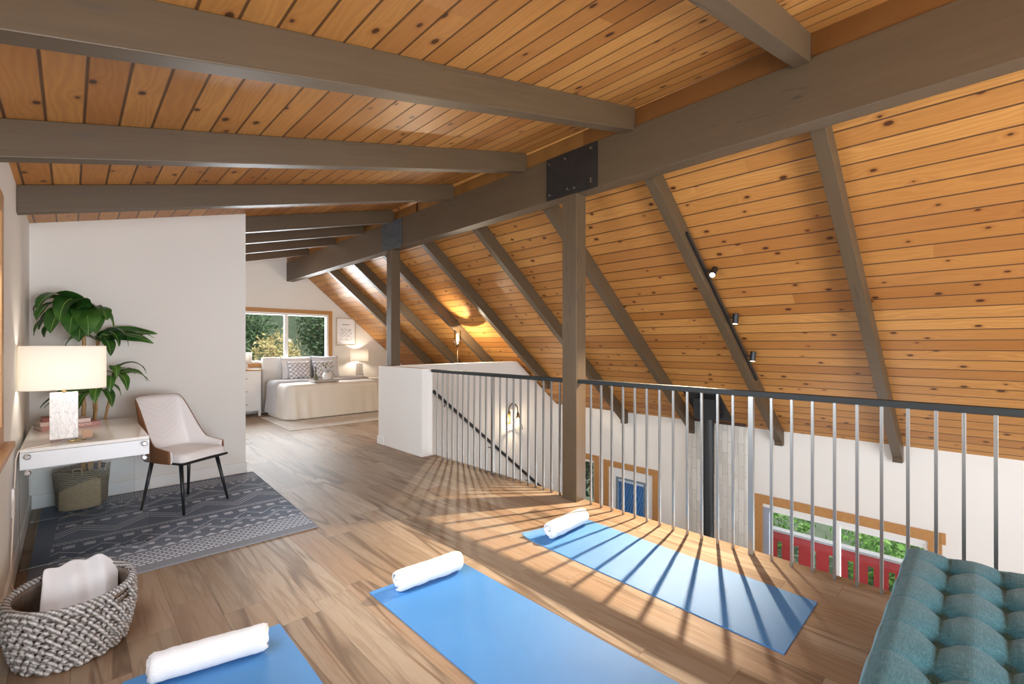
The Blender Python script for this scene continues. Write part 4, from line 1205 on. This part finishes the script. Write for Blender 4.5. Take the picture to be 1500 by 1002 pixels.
t = thing('table_lamp', 'lit white drum table lamp on the right nightstand', 'lamp', (4.83, 10.08, .6205))
MB().box(-.075, .075, -.055, .055, 0, .02).build('foot', M['chrome'], t); MB().box(-.065, .065, -.05, .05, .02, .36).build('base', M['marble'], t, bevel=.003)
MB().lathe([(.01, .36), (.01, .42)], seg=10).build('neck', M['brass'], t, smooth=True)
MB().lathe([(.195, .40), (.195, .67)], seg=40).build('lamp_shade', M['shade'], t, smooth=True, solid=.003)
MB().ball((0, 0, .52), (.03, .03, .045), 10, 8).build('bulb', M['bulb'], t, smooth=True)
t = thing('candle_jar', 'small pale candle jar beside the bedroom lamp', 'candle', (4.60 + .24, 9.90, .6205)); t.location = (4.86 - .06, 9.90, .6205)
MB().lathe([(.001, 0), (.04, 0), (.04, .10), (.037, .10), (.037, .01), (.001, .01)], seg=20).build('jar', M['vase'], t, smooth=True)
MB().lathe([(.001, .1), (.042, .1), (.042, .118), (.001, .118)], seg=20).build('lid', plain('grey_lid', (.35, .34, .32), .5), t, smooth=True)
t = thing('small_lamp', 'white shaded lamp on the nightstand left of the bed', 'lamp', (2.46, 10.06, .9205))
MB().box(-.04, .04, -.04, .04, 0, .10).build('base', M['marble'], t, bevel=.003)
MB().lathe([(.12, .10), (.12, .33)], seg=32).build('lamp_shade', M['shade'], t, smooth=True, solid=.003)
MB().lathe([(.012, .1), (.012, .2)], seg=10, close=True).build('neck', M['brass'], t)
t = thing('framed_print', 'framed pale print of small dark marks on the bedroom wall', 'picture', (4.60, YB, 1.70))
frame_rect(MB(), 1, -.025, .025, -.235, .235, -.32, .32, .022).build('picture_frame', plain('pale_oak_frame', (.52, .44, .35), .5), t, bevel=.002)
MB().box(-.214, .214, -.012, -.004, -.30, .30).build('print', M['art'], t)

# ------------------------------------------------------------------ light
def light(name, kind, loc, energy, color=(1, 1, 1), aim=None, **kw):
    l = bpy.data.lights.new(name, kind); l.energy = energy; l.color = color
    for k_, v in kw.items(): setattr(l, k_, v)
    o = bpy.data.objects.new(name, l); COL.objects.link(o); o.location = loc
    if aim is not None: o.rotation_euler = Vector(aim).to_track_quat('-Z', 'Y').to_euler()
    return o
DAY = (.93, .97, 1.02)
# fill added at the open front behind the camera; daylight at the left window, the bedroom windows
light('open_front_fill', 'AREA', (1.25, YF - .1, .9), 330, DAY, (0, 1, .12), shape='RECTANGLE', size=3.3, size_y=2.2)
light('open_front_fill', 'AREA', (5.1, YF - .1, -.9), 66, DAY, (-.12, 1, .18), shape='RECTANGLE', size=3.2, size_y=3.2)
light('left_window_daylight', 'AREA', (XW - .14, 2.22, 1.5), 80, (.86, .94, 1.04), (1, 0, -.45), spread=math.radians(150), shape='RECTANGLE', size=1.8, size_y=1.0)
light('bedroom_window_daylight', 'AREA', (3.1, YB + .14, 1.55), 185, DAY, (0, -1, 0), shape='RECTANGLE', size=2.1, size_y=1.0)
light('bedroom_side_daylight', 'AREA', (XW - .14, 7.9, 1.5), 42, DAY, (1, 0, 0), shape='RECTANGLE', size=1.9, size_y=1.1)
light('living_window_daylight', 'AREA', (XR + .16, 1.28, -1.6), 90, DAY, (-1, 0, .25), shape='RECTANGLE', size=1.7, size_y=1.6)
c, d = heads[0]
light('spot_bulb', 'SPOT', c, 1000, (1.0, .80, .56), (-1.42, .22, -2.0), spot_size=math.radians(64), spot_blend=.75, shadow_soft_size=.018)
for c, d in heads[1:]: light('spot_bulb', 'SPOT', c, 40, (1.0, .82, .6), d, spot_size=math.radians(70), spot_blend=.5, shadow_soft_size=.02)
light('floor_lamp_bulb', 'POINT', (GL[0], GL[1], 1.53), 70, (1.0, .88, .68), shadow_soft_size=.022)
light('sconce_bulb', 'POINT', (5.61, 5.58, .06), 9, (1.0, .80, .55), shadow_soft_size=.03)
light('desk_lamp_bulb', 'POINT', (-.03, 4.33, 1.22), 4, (1.0, .93, .84), shadow_soft_size=.03)
light('table_lamp_bulb', 'POINT', (4.83, 10.08, 1.14), 9, (1.0, .88, .72), shadow_soft_size=.03)

light('sun', 'SUN', (9, 0, 9), 3.2, (1.0, .95, .86), (-.30, .22, -1), angle=.01)
w = bpy.data.worlds.new('sky'); sc.world = w; w.use_nodes = True
nt = w.node_tree; bg = nt.nodes['Background']
sk = nt.nodes.new('ShaderNodeTexSky'); sk.sky_type = 'HOSEK_WILKIE'; sk.turbidity = 4; sk.ground_albedo = .4
sk.sun_direction = Vector((-.5, -.5, .7)).normalized()
mx = nt.nodes.new('ShaderNodeMix'); mx.data_type = 'RGBA'; mx.inputs[0].default_value = .75
nt.links.new(sk.outputs[0], mx.inputs[6]); mx.inputs[7].default_value = (.92, .96, 1.0, 1)
nt.links.new(mx.outputs[2], bg.inputs[0]); bg.inputs[1].default_value = 1.0

# ------------------------------------------------------------------ camera
cam = bpy.data.cameras.new('camera'); co = bpy.data.objects.new('camera', cam); COL.objects.link(co)
yaw = math.atan(647 / 667)
co.location = (0, 0, 1.4); co.rotation_euler = (PI / 2, 0, -yaw)
cam.sensor_width = 36; cam.lens = 667 / 1500 * 36; cam.shift_y = 4 / 1500; cam.clip_start = .02
sc.camera = co
sc.view_settings.view_transform = 'Standard'; sc.view_settings.look = 'None'
sc.view_settings.exposure = 0.1; sc.view_settings.gamma = 1; sc.view_settings.use_curve_mapping = False
sc.cycles.use_denoising = True
sc.cycles.max_bounces = 10; sc.cycles.diffuse_bounces = 6; sc.cycles.transparent_max_bounces = 16
sc.cycles.sample_clamp_indirect = 6; sc.cycles.caustics_reflective = False; sc.cycles.caustics_refractive = False
